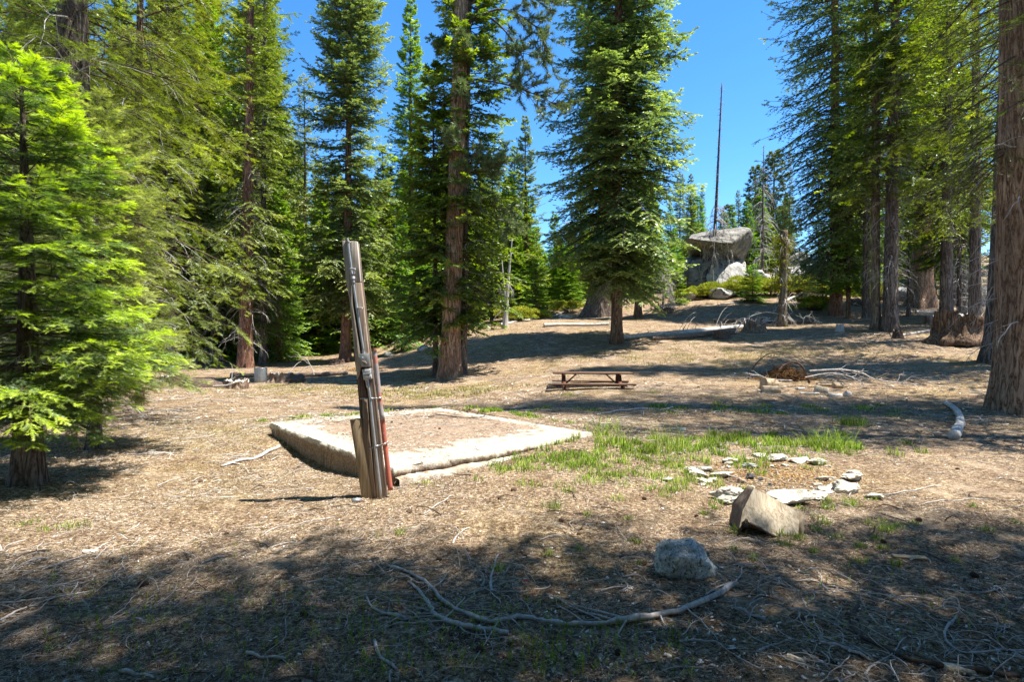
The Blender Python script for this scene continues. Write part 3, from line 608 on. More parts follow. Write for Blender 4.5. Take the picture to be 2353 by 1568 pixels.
for i, (x, y) in enumerate([(3.5, -4.5), (-1.5, -5), (-6, -4.5), (8, -5.5), (13, -3), (-11, -2), (-8.5, 1.2), (2, -9), (-4, -10), (8, -10)]):
    plant('b' if i % 2 else 'a', 0, y, H=22+3*(i % 3), wid=1.1, x=x, label='fir standing behind the viewpoint', group='firs behind the viewpoint')

# ------------------------------------------------------------------ snags and dead trees
def snag(label, px, py, d, top, topx, r0, n, ln, r=.014, mat='dead', bark='bark_grey', droop=.9, h0f=.05, h1f=.5, sub=7, name='dead_tree', seedk=0, r1f=.15, moss=0, curl=0, stubs=0):
    b = W(px, py, d); z = g1(b.x, d); e = empty(name, (b.x, d, z)); tag(e, label, 'dead tree')
    H = CAMH+(CY-top)/F*d-z; tm, axis = trunk_mesh(H, r0, lean=((topx-px)/F*d, 0), seed=90+seedk, flare=1.25, r1f=r1f, bend=.05); tm.build('trunk', MAT[bark], e, True)
    rg = np.random.default_rng(200+seedk); v, q = dead_twigs(rg, axis, H*h0f, H*h1f, n, ln, r, droop, sub, curl); MB().add(v, q).build('dead_branches', MAT[mat], e)
    if stubs:
        v, q = dead_twigs(rg, axis, H*.3, H*.98, stubs, .34, .013, .3, 1); MB().add(v, q).build('branch_stubs', MAT['dead'], e)
    if moss:
        h = rg.uniform(H*.35, H*.92, moss); az = rg.normal(2.6, .9, moss); cx, cy, cr = axis(h); o = np.stack([cx+np.cos(az)*cr, cy+np.sin(az)*cr, h], -1)+rg.normal(0, .16, (moss, 3))*np.array([1.6, 1, 1])
        D = nrm(rg.normal(0, .6, (moss, 3))+np.array([-.2, 0, -1])); v, q = diamonds(o, D, rg.uniform(.08, .22, moss), rg.uniform(.03, .07, moss), rg, 1.5)
        MB().add(v, q, np.repeat(rg.uniform(0, 1, moss), 4)).build('lichen', MAT['moss'], e)
    return e
snag('tall bare pole snag leaning right against the open sky', 1634, 645, 46, 182, 1661, .17, 130, 2.1, .022, seedk=1, h0f=.12, h1f=.42, r1f=.22, sub=8, droop=1.3, stubs=220)
snag('same-height bristle snag', 1634, 645, 46, 182, 1661, .30, 1, .2, seedk=1) if False else None
snag('thin grey snag with drooping dead twigs standing between distant pines', 1752, 610, 57, 328, 1755, .16, 110, 2.2, .024, seedk=2, h0f=.05, h1f=.8, stubs=90)
snag('broken trunk wrapped in yellow lichen in front of the shrubs', 1797, 748, 32, 520, 1800, .235, 70, 1.1, .016, bark='bark_moss', seedk=3, h0f=.05, h1f=.95, r1f=.8, moss=1700)
snag('small dead fir with bleached hanging branches left of the lower boulder', 1522, 690, 41, 605, 1528, .10, 90, 1.5, .013, seedk=4, h0f=.3, h1f=.98, droop=1.6)
snag('bleached white dead snag left of the large full fir', 1308, 690, 52, 500, 1310, .12, 120, 1.3, .018, seedk=5, h0f=.2, h1f=.97, bark='dead', droop=.9)
snag('broken pale snag behind the thick pine', 1160, 740, 34, 540, 1175, .17, 14, 1.2, seedk=6, bark='dead')
snag('leaning pale dead pole behind the broken snag of the middle', 1168, 720, 38, 560, 1150, .1, 10, .8, seedk=7, bark='dead')
snag('thin dead pole among the firs right of the bright young fir', 487, 838, 33, 560, 492, .13, 40, 1.3, seedk=8)
snag('dark short dead trunk in front of the forest left of the close pair', 322, 852, 26, 690, 318, .16, 50, 1.0, seedk=9, droop=1.4)
snag('dead pole with white curled twigs right of the sunlit fir', 2250, 720, 31, 480, 2245, .12, 110, 1.6, seedk=10, droop=1.3, curl=.3)
snag('slim dead pole left of the broad old fir', 2088, 715, 34, 520, 2085, .12, 40, 1.3, seedk=11)
snag('thin dead fir in front of the grey-barked fir', 2205, 718, 30, 300, 2200, .12, 60, 1.5, seedk=12)

# ------------------------------------------------------------------ rocks
def ico(sub):
    bm = bmesh.new(); bmesh.ops.create_icosphere(bm, subdivisions=sub, radius=1); V = np.array([v.co[:] for v in bm.verts]); Fc = np.array([[v.index for v in f.verts] for f in bm.faces]); bm.free(); return V, Fc
ICO = {k: ico(k) for k in (3, 4, 5)}
def rock_verts(seed, sx, sy, sz, sub=4, cuts=7, rough=.10, cutd=(.55, .9)):
    rg = np.random.default_rng(seed); V, Fc = ICO[sub]; V = V.copy()
    for _ in range(cuts):
        n = nrm(rg.normal(0, 1, 3)); d = rg.uniform(*cutd); k = V@n; V = V-np.maximum(0, k-d)[:, None]*n*.93
    V = V*(1+rough*fbm(V+seed*3.1, .7, seed, 4))[:, None]; V = V*(1+rough*.25*vnoise(V, .09, seed))[:, None]
    return V*np.array([sx, sy, sz]), Fc
RM = {'fgrock': m_rock('pitted_lichen_rock', (.22, .245, .24), (.58, .61, .58), (.045, .05, .03), 3.6, .9),
      'granite': m_rock('granite', (.16, .155, .145), (.46, .44, .40), (.07, .068, .06), .5, .6),
      'graniteL': m_rock('pale_granite', (.30, .29, .27), (.56, .54, .50), (.14, .13, .12), 1.6, .6),
      'ring': m_rock('pale_ring_stone', (.36, .33, .27), (.70, .66, .56), (.20, .17, .13), 3.5, .6),
      'ringdark': m_rock('sooty_stone', (.04, .04, .042), (.12, .12, .125), (.02, .02, .02), 6, .5),
      'ringbrown': m_rock('brown_stone', (.22, .13, .08), (.45, .36, .28), (.12, .08, .05), 6, .5),
      'lichen': m_rock('lichen_stone', (.20, .22, .20), (.44, .46, .42), (.05, .055, .035), 5, .9),
      'boulder': m_rock('weathered_boulder', (.10, .095, .08), (.38, .355, .31), (.045, .043, .036), 1.1, .7)}
def rock(name, label, loc, s, mat, seed, rz=0, cat='rock', sub=4, cuts=7, rough=.1, sink=.3, tilt=(0, 0), group=None):
    V, Fc = rock_verts(seed, *s, sub=sub, cuts=cuts, rough=rough); o = MB().add(V, Fc).build(name, RM[mat]); flat = cat == 'stone'; o.location = (loc[0], loc[1], loc[2]+s[2]*(1-sink*2)); o.rotation_euler = (tilt[0], tilt[1], rz)
    for p in o.data.polygons: p.use_smooth = not flat
    tag(o, label, cat, group); return o
def hull(name, label, pts, mat, seed, amp=.16, cat='boulder', sub=3):
    bm = bmesh.new()
    for p in pts: bm.verts.new(W(*p))
    r = bmesh.ops.convex_hull(bm, input=bm.verts[:]); bmesh.ops.delete(bm, geom=[g for g in set(r['geom_interior']+r['geom_unused']) if isinstance(g, bmesh.types.BMVert)], context='VERTS')
    bmesh.ops.triangulate(bm, faces=bm.faces[:])
    es = [e for e in bm.edges]; bmesh.ops.bevel(bm, geom=es, offset=.12, segments=2, profile=.6, affect='EDGES'); bmesh.ops.triangulate(bm, faces=bm.faces[:])
    for _ in range(6):
        le = [e for e in bm.edges if e.calc_length() > .38]
        if not le: break
        bmesh.ops.subdivide_edges(bm, edges=le, cuts=1); bmesh.ops.triangulate(bm, faces=bm.faces[:])
    bm.normal_update(); V = np.array([v.co[:] for v in bm.verts]); N = np.array([v.normal[:] for v in bm.verts])
    V = V+N*(amp*fbm(V, 2.2, seed, 4)+amp*.25*fbm(V, .4, seed+9, 2))[:, None]
    for v, c in zip(bm.verts, V): v.co = c
    cen = V.mean(0); cen[2] = V[:, 2].min(); bmesh.ops.translate(bm, verts=bm.verts, vec=-Vector(cen))
    me = bpy.data.meshes.new(name); bm.to_mesh(me); bm.free(); me.materials.append(RM[mat])
    for p in me.polygons: p.use_smooth = True
    o = bpy.data.objects.new(name, me); C.objects.link(o); o.location = cen; tag(o, label, cat); return o
hull('boulder', 'huge overhanging boulder perched on top of the outcrop', [(1576, 547, 45.6), (1580, 572, 46.6), (1592, 590, 49), (1625, 599, 49), (1668, 597, 49), (1678, 560, 44.8), (1640, 556, 45), (1695, 600, 50), (1706, 603, 50.5),
     (1722, 575, 50), (1733, 540, 49), (1722, 527, 47.6), (1700, 523, 50), (1714, 523, 52), (1650, 528, 52), (1600, 538, 52), (1590, 590, 52), (1690, 598, 52.5)], 'boulder', 1, .14)
hull('boulder', 'rounded grey-brown boulder carrying the left end of the perched boulder', [(1573, 612, 46.5), (1580, 596, 47), (1616, 598, 46.4), (1622, 640, 45.8), (1616, 672, 45.6), (1600, 674, 45.8), (1582, 655, 46), (1572, 635, 46.3), (1628, 590, 49.5), (1575, 594, 49.5), (1625, 672, 50), (1580, 660, 50)], 'boulder', 2, .14)
hull('boulder', 'smooth pale boulder under the perched boulder', [(1622, 630, 45.6), (1640, 614, 45.8), (1670, 610, 46), (1700, 612, 46.2), (1722, 640, 46), (1718, 665, 45.5), (1660, 672, 45), (1622, 668, 45.2), (1630, 592, 49.5), (1700, 595, 49.5), (1712, 604, 50.5), (1720, 660, 50)], 'graniteL', 3, .16)
RK = [(1556, 588, 52, 1.3, .9, 'graniteL', 'pale rounded boulder left of the perched boulder'), (1742, 630, 48, .85, .65, 'graniteL', 'pale boulder right of the smooth pale one'), (1765, 642, 48, .9, .6, 'graniteL', 'cracked grey boulder below the distant pines'),
      (1727, 613, 52, 1.3, .6, 'granite', 'flat grey slab wedged beside the perched boulder'), (1790, 628, 50, 1.0, .7, 'graniteL', 'grey boulder behind the lichen-covered trunk'), (1838, 576, 62, 1.1, .9, 'granite', 'square dark boulder on the ridge line'),
      (1868, 590, 60, 1.5, .8, 'graniteL', 'long pale boulder on the ridge line'), (1845, 612, 56, 1.6, .7, 'granite', 'broad boulder below the ridge line'), (1820, 625, 52, .9, .6, 'graniteL', 'small pale boulder right of the lichen-covered trunk'),
      (1585, 672, 43, .5, .4, 'graniteL', 'small pale rock at the foot of the lower boulder'), (1660, 668, 43, 1.1, .5, 'graniteL', 'pale flat rock behind the yellow shrubs'), (1700, 655, 44, .8, .5, 'granite', 'grey rock between pale boulder and shrubs'),
      (1880, 612, 50, 1.4, .8, 'granite', 'grey boulder behind the tall dark fir'), (1990, 655, 48, 1.6, .7, 'granite', 'low boulder behind the lichen-yellow trunk'), (2060, 668, 42, 1.3, .7, 'granite', 'dark boulder behind the grey-barked fir'),
      (2250, 690, 40, 2.0, .9, 'granite', 'wide dark rock behind the big stump'), (1300, 735, 40, .6, .3, 'graniteL', 'low pale rock near the massive flared trunk'),
      (975, 803, 31, .42, .22, 'graniteL', 'pale rounded rock on the slope left of the thick pine'), (893, 804, 32, .36, .20, 'granite', 'grey rock right of the leaning post')]
for i, (px, py, d, rx, rz_, m, lab) in enumerate(RK):
    if d > 43 and px > 1730: rx *= 1.4; rz_ *= 1.5
    x = (px-CX)/F*d; zc = CAMH-(py-CY)/F*d; g = g1(x, d); z = max(min(zc, g+rz_*.6), g) if d > 35 else g+rz_*.35
    o = rock('boulder' if rx > .7 else 'rock', lab, (x, d, 0), (rx, rx*.9, rz_), m, 300+i, rz=i*1.3, sub=4, cuts=8, cat='boulder' if rx > .7 else 'rock'); o.location.z = z
RING = [(1535,1105,28,'ring','small thin white stone farthest left of the fire ring'),(1596,1093,50,'ring','flat white stone at the left of the fire ring beside a grass tuft'),(1620,1081,36,'ring','pale stone above the flat white stone in the ring'),
 (1659,1097,46,'ring','tilted white stone just inside the left of the fire ring'),(1620,1111,30,'ring','grey-white stone below the flat white stone of the ring'),(1638,1107,26,'ring','small white stone touching the tilted one in the ring'),
 (1677,1063,42,'ring','white stone at the back left of the fire ring'),(1717,1057,28,'ringbrown','tan stone at the back of the fire ring'),(1744,1051,32,'ring','thin pale stone at the very back of the fire ring'),
 (1727,1077,38,'lichen','porous grey stone inside the fire ring'),(1723,1101,19,'ringdark','black sooty stone in the middle of the fire ring'),(1748,1106,12,'ringdark','small black cinder in the middle of the fire ring'),
 (1784,1059,46,'ring','slanted slab stone at the back of the fire ring'),(1835,1063,46,'ring','low white stone back right in the fire ring'),(1879,1069,50,'ring','large angular white stone back right of the fire ring'),
 (1960,1091,28,'ring','round white stone farthest right of the fire ring'),(1960,1103,50,'ring','flat white stone under the round one at far right'),(1889,1103,34,'ring','small white stone inside the right of the fire ring'),
 (1895,1131,38,'ring','cream stone touching the long right-hand stone'),(1940,1132,64,'ring','long white stone at the right front of the fire ring'),(1877,1147,60,'ring','big rough white stone at the front right of the fire ring'),
 (2009,1146,34,'ring','lone white stone right of the fire ring'),(1677,1152,82,'ring','largest white stone at the front left of the fire ring'),(1800,1156,92,'ring','long white stone right behind the sawn log chunk'),
 (1825,1143,24,'ringbrown','small brown stone at the front of the fire ring'),(1704,1111,28,'ringbrown','reddish stone inside the left of the fire ring'),(1770,1118,11,'ringdark','little charred bit near the centre of the ring')]
for i, (px, py, wd, m, lab) in enumerate(RING):
    x, y, z = at(px, py); r = wd/2/F*y*1.18; rg = random.Random(i+1); hz = r*rg.uniform(.24, .42) if wd > 20 else r*.7
    rock('stone', lab, (x, y, z), (r, r*rg.uniform(.55, .85), hz), m, 500+i, rz=rg.uniform(-.7, .7), cat='stone', sub=4, cuts=16, rough=.26, sink=.2, tilt=(rg.uniform(-.2, .1), rg.uniform(-.15, .15)), group='stones of the fire ring')
rgs = random.Random(31)
for i in range(26):
    a = rgs.uniform(0, 6.28); q = rgs.uniform(.55, 1.1); px = 1790+190*q*math.cos(a); py = 1103+44*q*math.sin(a); x, y, z = at(px, py); r_ = rgs.uniform(.025, .06)
    rock('stone', 'small broken pale stone lying between the larger stones of the fire ring', (x, y, z), (r_, r_*.7, r_*.4), 'ring', 800+i, rz=rgs.uniform(0, 6), cat='stone', sub=3, cuts=12, rough=.2, sink=.2, group='small stones of the fire ring')
x, y, z = at(1577, 1322)
rock('rock', 'blue-grey lichen-covered rock sitting in the shaded foreground', (x, y, z), (.185, .155, .14), 'fgrock', 622, rz=.3, cat='rock', sub=5, cuts=6, rough=.30, sink=.2)

# ------------------------------------------------------------------ shrubs
def m_leaf(): return m_tint('manzanita_leaf', [(0, (.16, .20, .02)), (.5, (.42, .46, .05)), (1, (.62, .60, .09))], trans=.35, nsc=3)
ML = m_leaf()
def shrub(label, px, py, d, rx, rz_, seed, n=5000):
    d = d+3.5 if d >= 40 and px < 1850 and px > 1550 else d; n = int(n*1.3)
    rg = np.random.default_rng(seed); x = (px-CX)/F*d; z = g1(x, d); e = empty('shrub', (x, d, z)); tag(e, label, 'shrub', 'yellow-green shrubs below the boulders')
    nl = 26; c = np.stack([rg.uniform(-rx*.85, rx*.85, nl), rg.uniform(-rx*.5, rx*.5, nl), rz_*rg.uniform(.15, .75, nl)], -1); k = rg.integers(0, nl, n)
    dr = nrm(rg.normal(0, 1, (n, 3))); dr[:, 2] = np.abs(dr[:, 2])*.9; rr = rg.uniform(.55, 1.0, n)[:, None]*np.array([.42, .42, .30])*rz_*.95
    O = c[k]+dr*rr; D = nrm(dr+rg.normal(0, .5, (n, 3))+np.array([0, 0, .5])); v, q = diamonds(O, D, rg.uniform(.06, .12, n), rg.uniform(.04, .07, n), rg, 1.2)
    MB().add(v, q, np.repeat(np.clip(rg.normal(.45, .22, n)+(k % 5-2)*.07, 0, 1), 4)).build('leaves', ML, e)
    st = np.stack([c*np.array([.15, .15, 0]), c*.6, c+np.array([0, 0, rz_*.15])], 1); v, q = tubes(st, np.tile([[.02, .014, .006]], (nl, 1)), 4); MB().add(v, q).build('stems', MAT['twig'], e)
SH = [(1590, 690, 40, 1.3, .6, 'low shrub at the far left end of the shrub belt'), (1625, 686, 40, 1.5, .75, 'low shrub just left of the tall pole snag base'), (1665, 680, 40.5, 1.4, .9, 'yellow shrub in front of the pale flat rock'), (1700, 676, 40, 1.5, 1.2, 'tallest yellow shrub in the middle of the belt'),
      (1735, 672, 40, 1.5, 1.2, 'yellow shrub at left of the dark green sapling'), (1770, 670, 40, 1.3, 1.1, 'yellow shrub behind the lichen-covered trunk'), (1822, 668, 40, 1.4, 1.3, 'yellow shrub right of the lichen-covered trunk'), (1870, 680, 38, 1.0, .8, 'small yellow shrub at the foot of the tall dark fir'),
      (1185, 738, 37, 1.2, .8, 'small yellow shrub at the foot of the broken snag behind the pine'), (1225, 730, 40, 1.2, .6, 'flat yellow shrub right of the broken snag'), (1310, 712, 45, 1.4, .7, 'flat shrub near the bleached snag'), (1985, 668, 42, 1.6, 1.1, 'pale yellow shrub behind the grove trunks'), (1850, 655, 44, 1.6, 1.2, 'yellow shrub below the ridge-line boulders left of the tall dark fir'), (1755, 652, 45, 1.6, 1.0, 'yellow shrub higher up among the pale boulders'), (1600, 676, 41.5, 1.2, .6, 'low shrub in front of the rounded grey-brown boulder')]
for i, (a, b, d, rx, rz_, lab) in enumerate(SH): shrub(lab, a, b, d, rx*1.15, rz_*1.25, 700+i, 8500 if rx > 1.2 else 5500)

# ------------------------------------------------------------------ concrete slab
def slab():
    zt = .2; P = [np.array(W(px, py, (CAMH-zt)*F/(py-CY))) for px, py in ((622, 972), (905, 1076), (1360, 995), (1010, 938))]
    e = empty('concrete_slab', (float(sum(p[0] for p in P)/4), float(sum(p[1] for p in P)/4), 0)); tag(e, 'broken-edged rectangular concrete slab strewn with needles', 'slab')
    o = np.array(e.location); n = 240; u = np.linspace(0, 1, n); U, Vv = np.meshgrid(u, u)
    G = (P[0]*((1-U)*(1-Vv))[..., None]+P[1]*(U*(1-Vv))[..., None]+P[2]*(U*Vv)[..., None]+P[3]*((1-U)*Vv)[..., None])-o
    SG = np.minimum(U, 1-U)*0+np.minimum(1-U, Vv) if False else None; G[..., 2] = zt+.008*vnoise(G, .5, 3)+.003*vnoise(G, .06, 4)
    edg = 1.05*np.minimum(np.minimum(Vv*4.4, (1-U)*3.4), np.minimum((1-Vv)*4.4*2, U*3.4*1.6)); mb = MB(); i = np.arange(n-1)[:, None]*n+np.arange(n-1)[None]; mb.add(G, np.stack([i, i+1, i+1+n, i+n], -1).reshape(-1, 4), np.clip(edg, 0, 1).ravel())
    # rim: sides with broken profile
    idx = [(0, k) for k in range(n)]+[(k, n-1) for k in range(1, n)]+[(n-1, k) for k in range(n-2, -1, -1)]+[(k, 0) for k in range(n-2, 0, -1)]
    R = np.array([G[a, b] for a, b in idx]); cen = R.mean(0); out = nrm((R-cen)*np.array([1, 1, 0])); m = len(R); rows = [R]
    for dz, off in ((-.012, .012), (-.045, .03), (-.085, .022), (-.11, .0), (-.15, -.012), (-.30, -.02), (-.5, -.02)):
        q = R+out*(off+.018*vnoise(R, .11, 7+int(-dz*100))+.012*vnoise(R, .035, 17+int(-dz*100))+.02*vnoise(R, .35, 9))[:, None]; q[:, 2] = zt+dz+.010*vnoise(R, .07, 11); rows.append(q)
    V = np.concatenate(rows); j = np.arange(m)[None]; j2 = (j+1) % m; b = np.arange(len(rows)-1)[:, None]*m
    Q = np.stack(np.broadcast_arrays(b+j, b+m+j, b+m+j2, b+j2), -1).reshape(-1, 4); rt = np.array([0, .05, .45, .85, 1, 1, 1, 1]); mb.add(V, Q, np.repeat(rt, m))
    m_, nn, out_ = newmat('old_concrete'); nb = NB(nn); dirt = attr(nb); v = coords(nb); n1 = noise(nb, v, 1.6, 6, .65); n2 = noise(nb, v, 45, 5, .8); n3 = noise(nb, v, 9, 5, .7)
    col = ramp(nb, n1, [(.35, (.40, .36, .30)), (.6, (.64, .59, .51))]); col = mixc(nb, 1.0, col, ramp(nb, n2, [(.35, (.55, .53, .5)), (.6, (1.12, 1.1, 1.08))]), 'MULTIPLY')
    g = nb('SeparateXYZ'); nb.link(v, g.inputs[0]); col = mixc(nb, ramp(nb, n3, [(.52, (0, 0, 0)), (.66, (.6, .6, .6))]), col, (.36, .26, .17))
    dm = math_(nb, 'ADD', dirt, math_(nb, 'MULTIPLY_ADD', noise(nb, v, 3.5, 7, .75), 2.6, -1.55)); dcol = ramp(nb, noise(nb, v, 38, 6, .8), [(.34, (.06, .038, .024)), (.5, (.22, .15, .10)), (.7, (.46, .36, .26))])
    col = mixc(nb, ramp(nb, dm, [(.12, (0, 0, 0)), (.5, (.92, .92, .92))]), col, dcol)
    finish(nb, out_, col, .92, math_(nb, 'ADD', n2, n3), .7, .02, spec=.15); mb.build('slab_body', m_, e)
    # footing course along the front edge
    a, b = P[1]-o, P[2]-o; dr = nrm(b-a); nrm_out = np.array([dr[1], -dr[0], 0]); k = 200; t = np.linspace(0, .86, k)[:, None]; L = a+(b-a)*t
    prof = [(.02, -.10), (.10, -.105), (.125, -.125), (.12, -.2), (.12, -.35)]; rows = []
    for off, dz in prof: q = L+nrm_out*(off+.012*vnoise(L+off, .3, 5)+.008*vnoise(L+off*9, .05, 6))[:, None]; q[:, 2] = zt+dz-.02*t[:, 0]+.01*vnoise(L, .2, 8)+.006*vnoise(L+off*7, .05, 9); rows.append(q)
    V = np.concatenate(rows); b_ = np.arange(len(prof)-1)[:, None]*k; j = np.arange(k-1)[None]; Q = np.stack(np.broadcast_arrays(b_+j, b_+k+j, b_+k+j+1, b_+j+1), -1).reshape(-1, 4)
    MB().add(V, Q, .52).build('footing', m_, e)
    return P
SP = slab(); SPZ = .2
def on_slab(x, y):                                       # inside test, vectorised
    r = np.ones(np.shape(x), bool)
    for i in range(4):
        a, b = SP[i], SP[(i+1) % 4]; r &= ((b[0]-a[0])*(y-a[1])-(b[1]-a[1])*(x-a[0])) > -.02
    return r
def surf(x, y):
    z = gz(x, y); return np.where(on_slab(x, y), SPZ+.006, z)

# ------------------------------------------------------------------ litter (nobody could count it)
def edge_d(x, y):                                       # distance to the two near edges of the slab
    r = np.full(np.shape(x), 9.)
    for i in (0, 1):
        a, b = SP[i], SP[i+1]; r = np.minimum(r, np.abs((b[0]-a[0])*(y-a[1])-(b[1]-a[1])*(x-a[0]))/math.hypot(b[0]-a[0], b[1]-a[1]))
    return r
def frame_pts(n, d0, d1, rg, power=1.0, xr=.97):
    d = d0*(d1/d0)**(rg.uniform(0, 1, n)**power); a = rg.uniform(-xr, xr, n); x = a*d
    ed = edge_d(x, d)+.35*vnoise(np.stack([x, d, 0*x], -1), .5, 3)
    keep = ~(on_slab(x, d) & (rg.uniform(0, 1, n) > np.clip(.10+ed*1.0, .1, .62)))
    keep &= rg.uniform(0, 1, n) < np.clip(.52+1.0*vnoise(np.stack([x, d, 0*x+4], -1), .9, 8)+.4*vnoise(np.stack([x, d, 0*x+4], -1), .3, 9), .08, 1)
    return x[keep], d[keep]
M_LIT = m_tint('litter', [(0, (.05, .03, .022)), (.3, (.24, .165, .11)), (.55, (.46, .365, .265)), (.8, (.68, .60, .50)), (1, (.82, .78, .72))], nsc=60)
def needles_litter(name, n, d0, d1, seed, l0=.03, l1=.11, wd=.0028, power=1.0, lift=.006, tm=.5, ts=.24):
    rg = np.random.default_rng(seed); x, y = frame_pts(n, d0, d1, rg, power); n = len(x); th = rg.uniform(0, PI, n); L = rg.uniform(l0, l1, n)*np.clip(y/5, .8, 3.5); wd_ = wd*np.clip(y/3.2, .8, 6)
    cv = rg.normal(0, .35, n); t = np.linspace(-.5, .5, 4)[None]; px = x[:, None]+L[:, None]*(t*np.cos(th)[:, None]-cv[:, None]*(t*t)*np.sin(th)[:, None]); py = y[:, None]+L[:, None]*(t*np.sin(th)[:, None]+cv[:, None]*t*t*np.cos(th)[:, None])
    z = surf(px, py)+lift*rg.uniform(.3, 2.2, (n, 1))+rg.normal(0, .003, (n, 4)); P = np.stack([px, py, z], -1)
    v, q = tubes(P, (wd_/2)[:, None]*np.array([[1, 1, .9, .5]]), 3); o = MB().add(v, q, np.repeat(np.clip(rg.normal(tm, ts, n), 0, 1), 12)).build(name, M_LIT); tag(o, kind='stuff'); tag(o, 'dry needles and fine twigs covering the forest floor', 'litter')
needles_litter('needle_litter', 120000, 2.3, 12, 1, .02, .065, .0019, tm=.46, ts=.30)
needles_litter('needle_litter', 16000, 9, 34, 2, .05, .15, .0017, tm=.48, ts=.30)
def chips(name, n, d0, d1, seed, s0=.008, s1=.028, power=1.0, region=None, mat=None, tm=.62, label='pale wood chips and bark flakes scattered on the forest floor'):
    rg = np.random.default_rng(seed)
    if region is None: x, y = frame_pts(n, d0, d1, rg, power)
    else: x, y = region(n, rg)
    n = len(x)
    s = rg.uniform(s0, s1, n)*np.clip(y/4.5, .8, 4); th = rg.uniform(0, 2*PI, n); asp = rg.uniform(.25, .7, n); k = 5; a = np.arange(k)*2*PI/k
    rr = rg.uniform(.6, 1.1, (n, k)); lx = rr*np.cos(a)*s[:, None]; ly = rr*np.sin(a)*(s*asp)[:, None]; X = x[:, None]+lx*np.cos(th)[:, None]-ly*np.sin(th)[:, None]; Y = y[:, None]+lx*np.sin(th)[:, None]+ly*np.cos(th)[:, None]
    z0 = surf(x, y)+.006; tx, ty = rg.normal(0, .25, (2, n)); Z = z0[:, None]+tx[:, None]*(X-x[:, None])+ty[:, None]*(Y-y[:, None])+s[:, None]*.15
    top = np.stack([X, Y, Z], -1); bot = top-np.array([0, 0, 1])*(s*.14)[:, None, None]; V = np.concatenate([top, bot], 1).reshape(-1, 3); b = np.arange(n)[:, None]*2*k
    Ft = b+np.arange(k)[None]; j = np.arange(k); Fs = (b[:, :, None]+np.stack([j, j+k, (j+1) % k+k, (j+1) % k], -1).reshape(1, -1)[:, None, :]).reshape(-1, 4)
    mb = MB(); mb.add(V, Ft, np.repeat(np.clip(rg.normal(tm, .22, n), 0, 1), 2*k)); mb.F.append(Fs); o = mb.build(name, mat or M_LIT); tag(o, label, 'litter', kind='stuff'); return o
chips('wood_chips', 42000, 2.3, 14, 3, .003, .012, tm=.5)
chips('wood_chips', 7000, 11, 34, 4, .007, .018, tm=.55)
M_OR = m_tint('rusty_litter', [(0, (.14, .07, .03)), (.5, (.36, .21, .08)), (1, (.60, .42, .20))], nsc=60)
rc = at(1790, 1095)
chips('rusty_litter', 1500, 0, 0, 5, .006, .017, region=lambda n, rg: (rc[0]+rg.normal(0, .42, n), rc[1]+rg.normal(0, .33, n)), mat=M_OR, tm=.38, label='rust-coloured rotted bark crumbs inside the fire ring')
def curly(name, n, d0, d1, seed, l0, l1, r=.004, power=1.0, mat='stick', label='thin dry curled twigs strewn on the ground', region=None):
    rg = np.random.default_rng(seed); x, y = frame_pts(n, d0, d1, rg, power) if region is None else region(n, rg); n = len(x); L = rg.uniform(l0, l1, n)*np.clip(y/6, 1, 2.2); k = 9
    th = rg.uniform(0, 2*PI, n)[:, None]+np.cumsum(rg.normal(0, .22, (n, k)), 1)+rg.normal(0, .16, n)[:, None]*np.arange(k)[None]
    px = x[:, None]+np.cumsum(np.cos(th), 1)*L[:, None]/k; py = y[:, None]+np.cumsum(np.sin(th), 1)*L[:, None]/k
    rr = r*np.clip(y/4.0, .8, 3)*rg.uniform(.5, 1.4, n); arch = np.sin(np.linspace(0, PI, k))[None]*rg.exponential(.02, n)[:, None]
    P = np.stack([px, py, surf(px, py)+rr[:, None]+.006+arch], -1); v, q = tubes(P, rr[:, None]*np.linspace(1, .4, k)[None], 5); mb = MB(); mb.add(v, q)
    o = mb.build(name, MAT[mat]); tag(o, label, 'litter', kind='stuff')
curly('twig_litter', 520, 2.4, 9, 21, .12, .45, .0032)
curly('twig_litter', 420, 8, 33, 22, .2, .6, .0035)
def px_region(p0, p1, y0, y1):
    def f(n, rg):
        d = 2093/(rg.uniform(y0, y1, n)-784); return (rg.uniform(p0, p1, n)-CX)/F*d, d
    return f
chips('bark_flakes', 420, 0, 0, 6, .008, .026, region=px_region(1250, 2353, 1290, 1568), tm=.8, label='pale bark flakes lying in the shaded foreground')
chips('bark_flakes', 300, 0, 0, 8, .008, .022, region=px_region(0, 2353, 1150, 1568), tm=.75, label='pale bark flakes dotted over the near ground')
curly('twig_litter', 160, 2.4, 8, 23, .15, .5, .0045, mat='twig', label='thin dark twigs strewn on the ground')

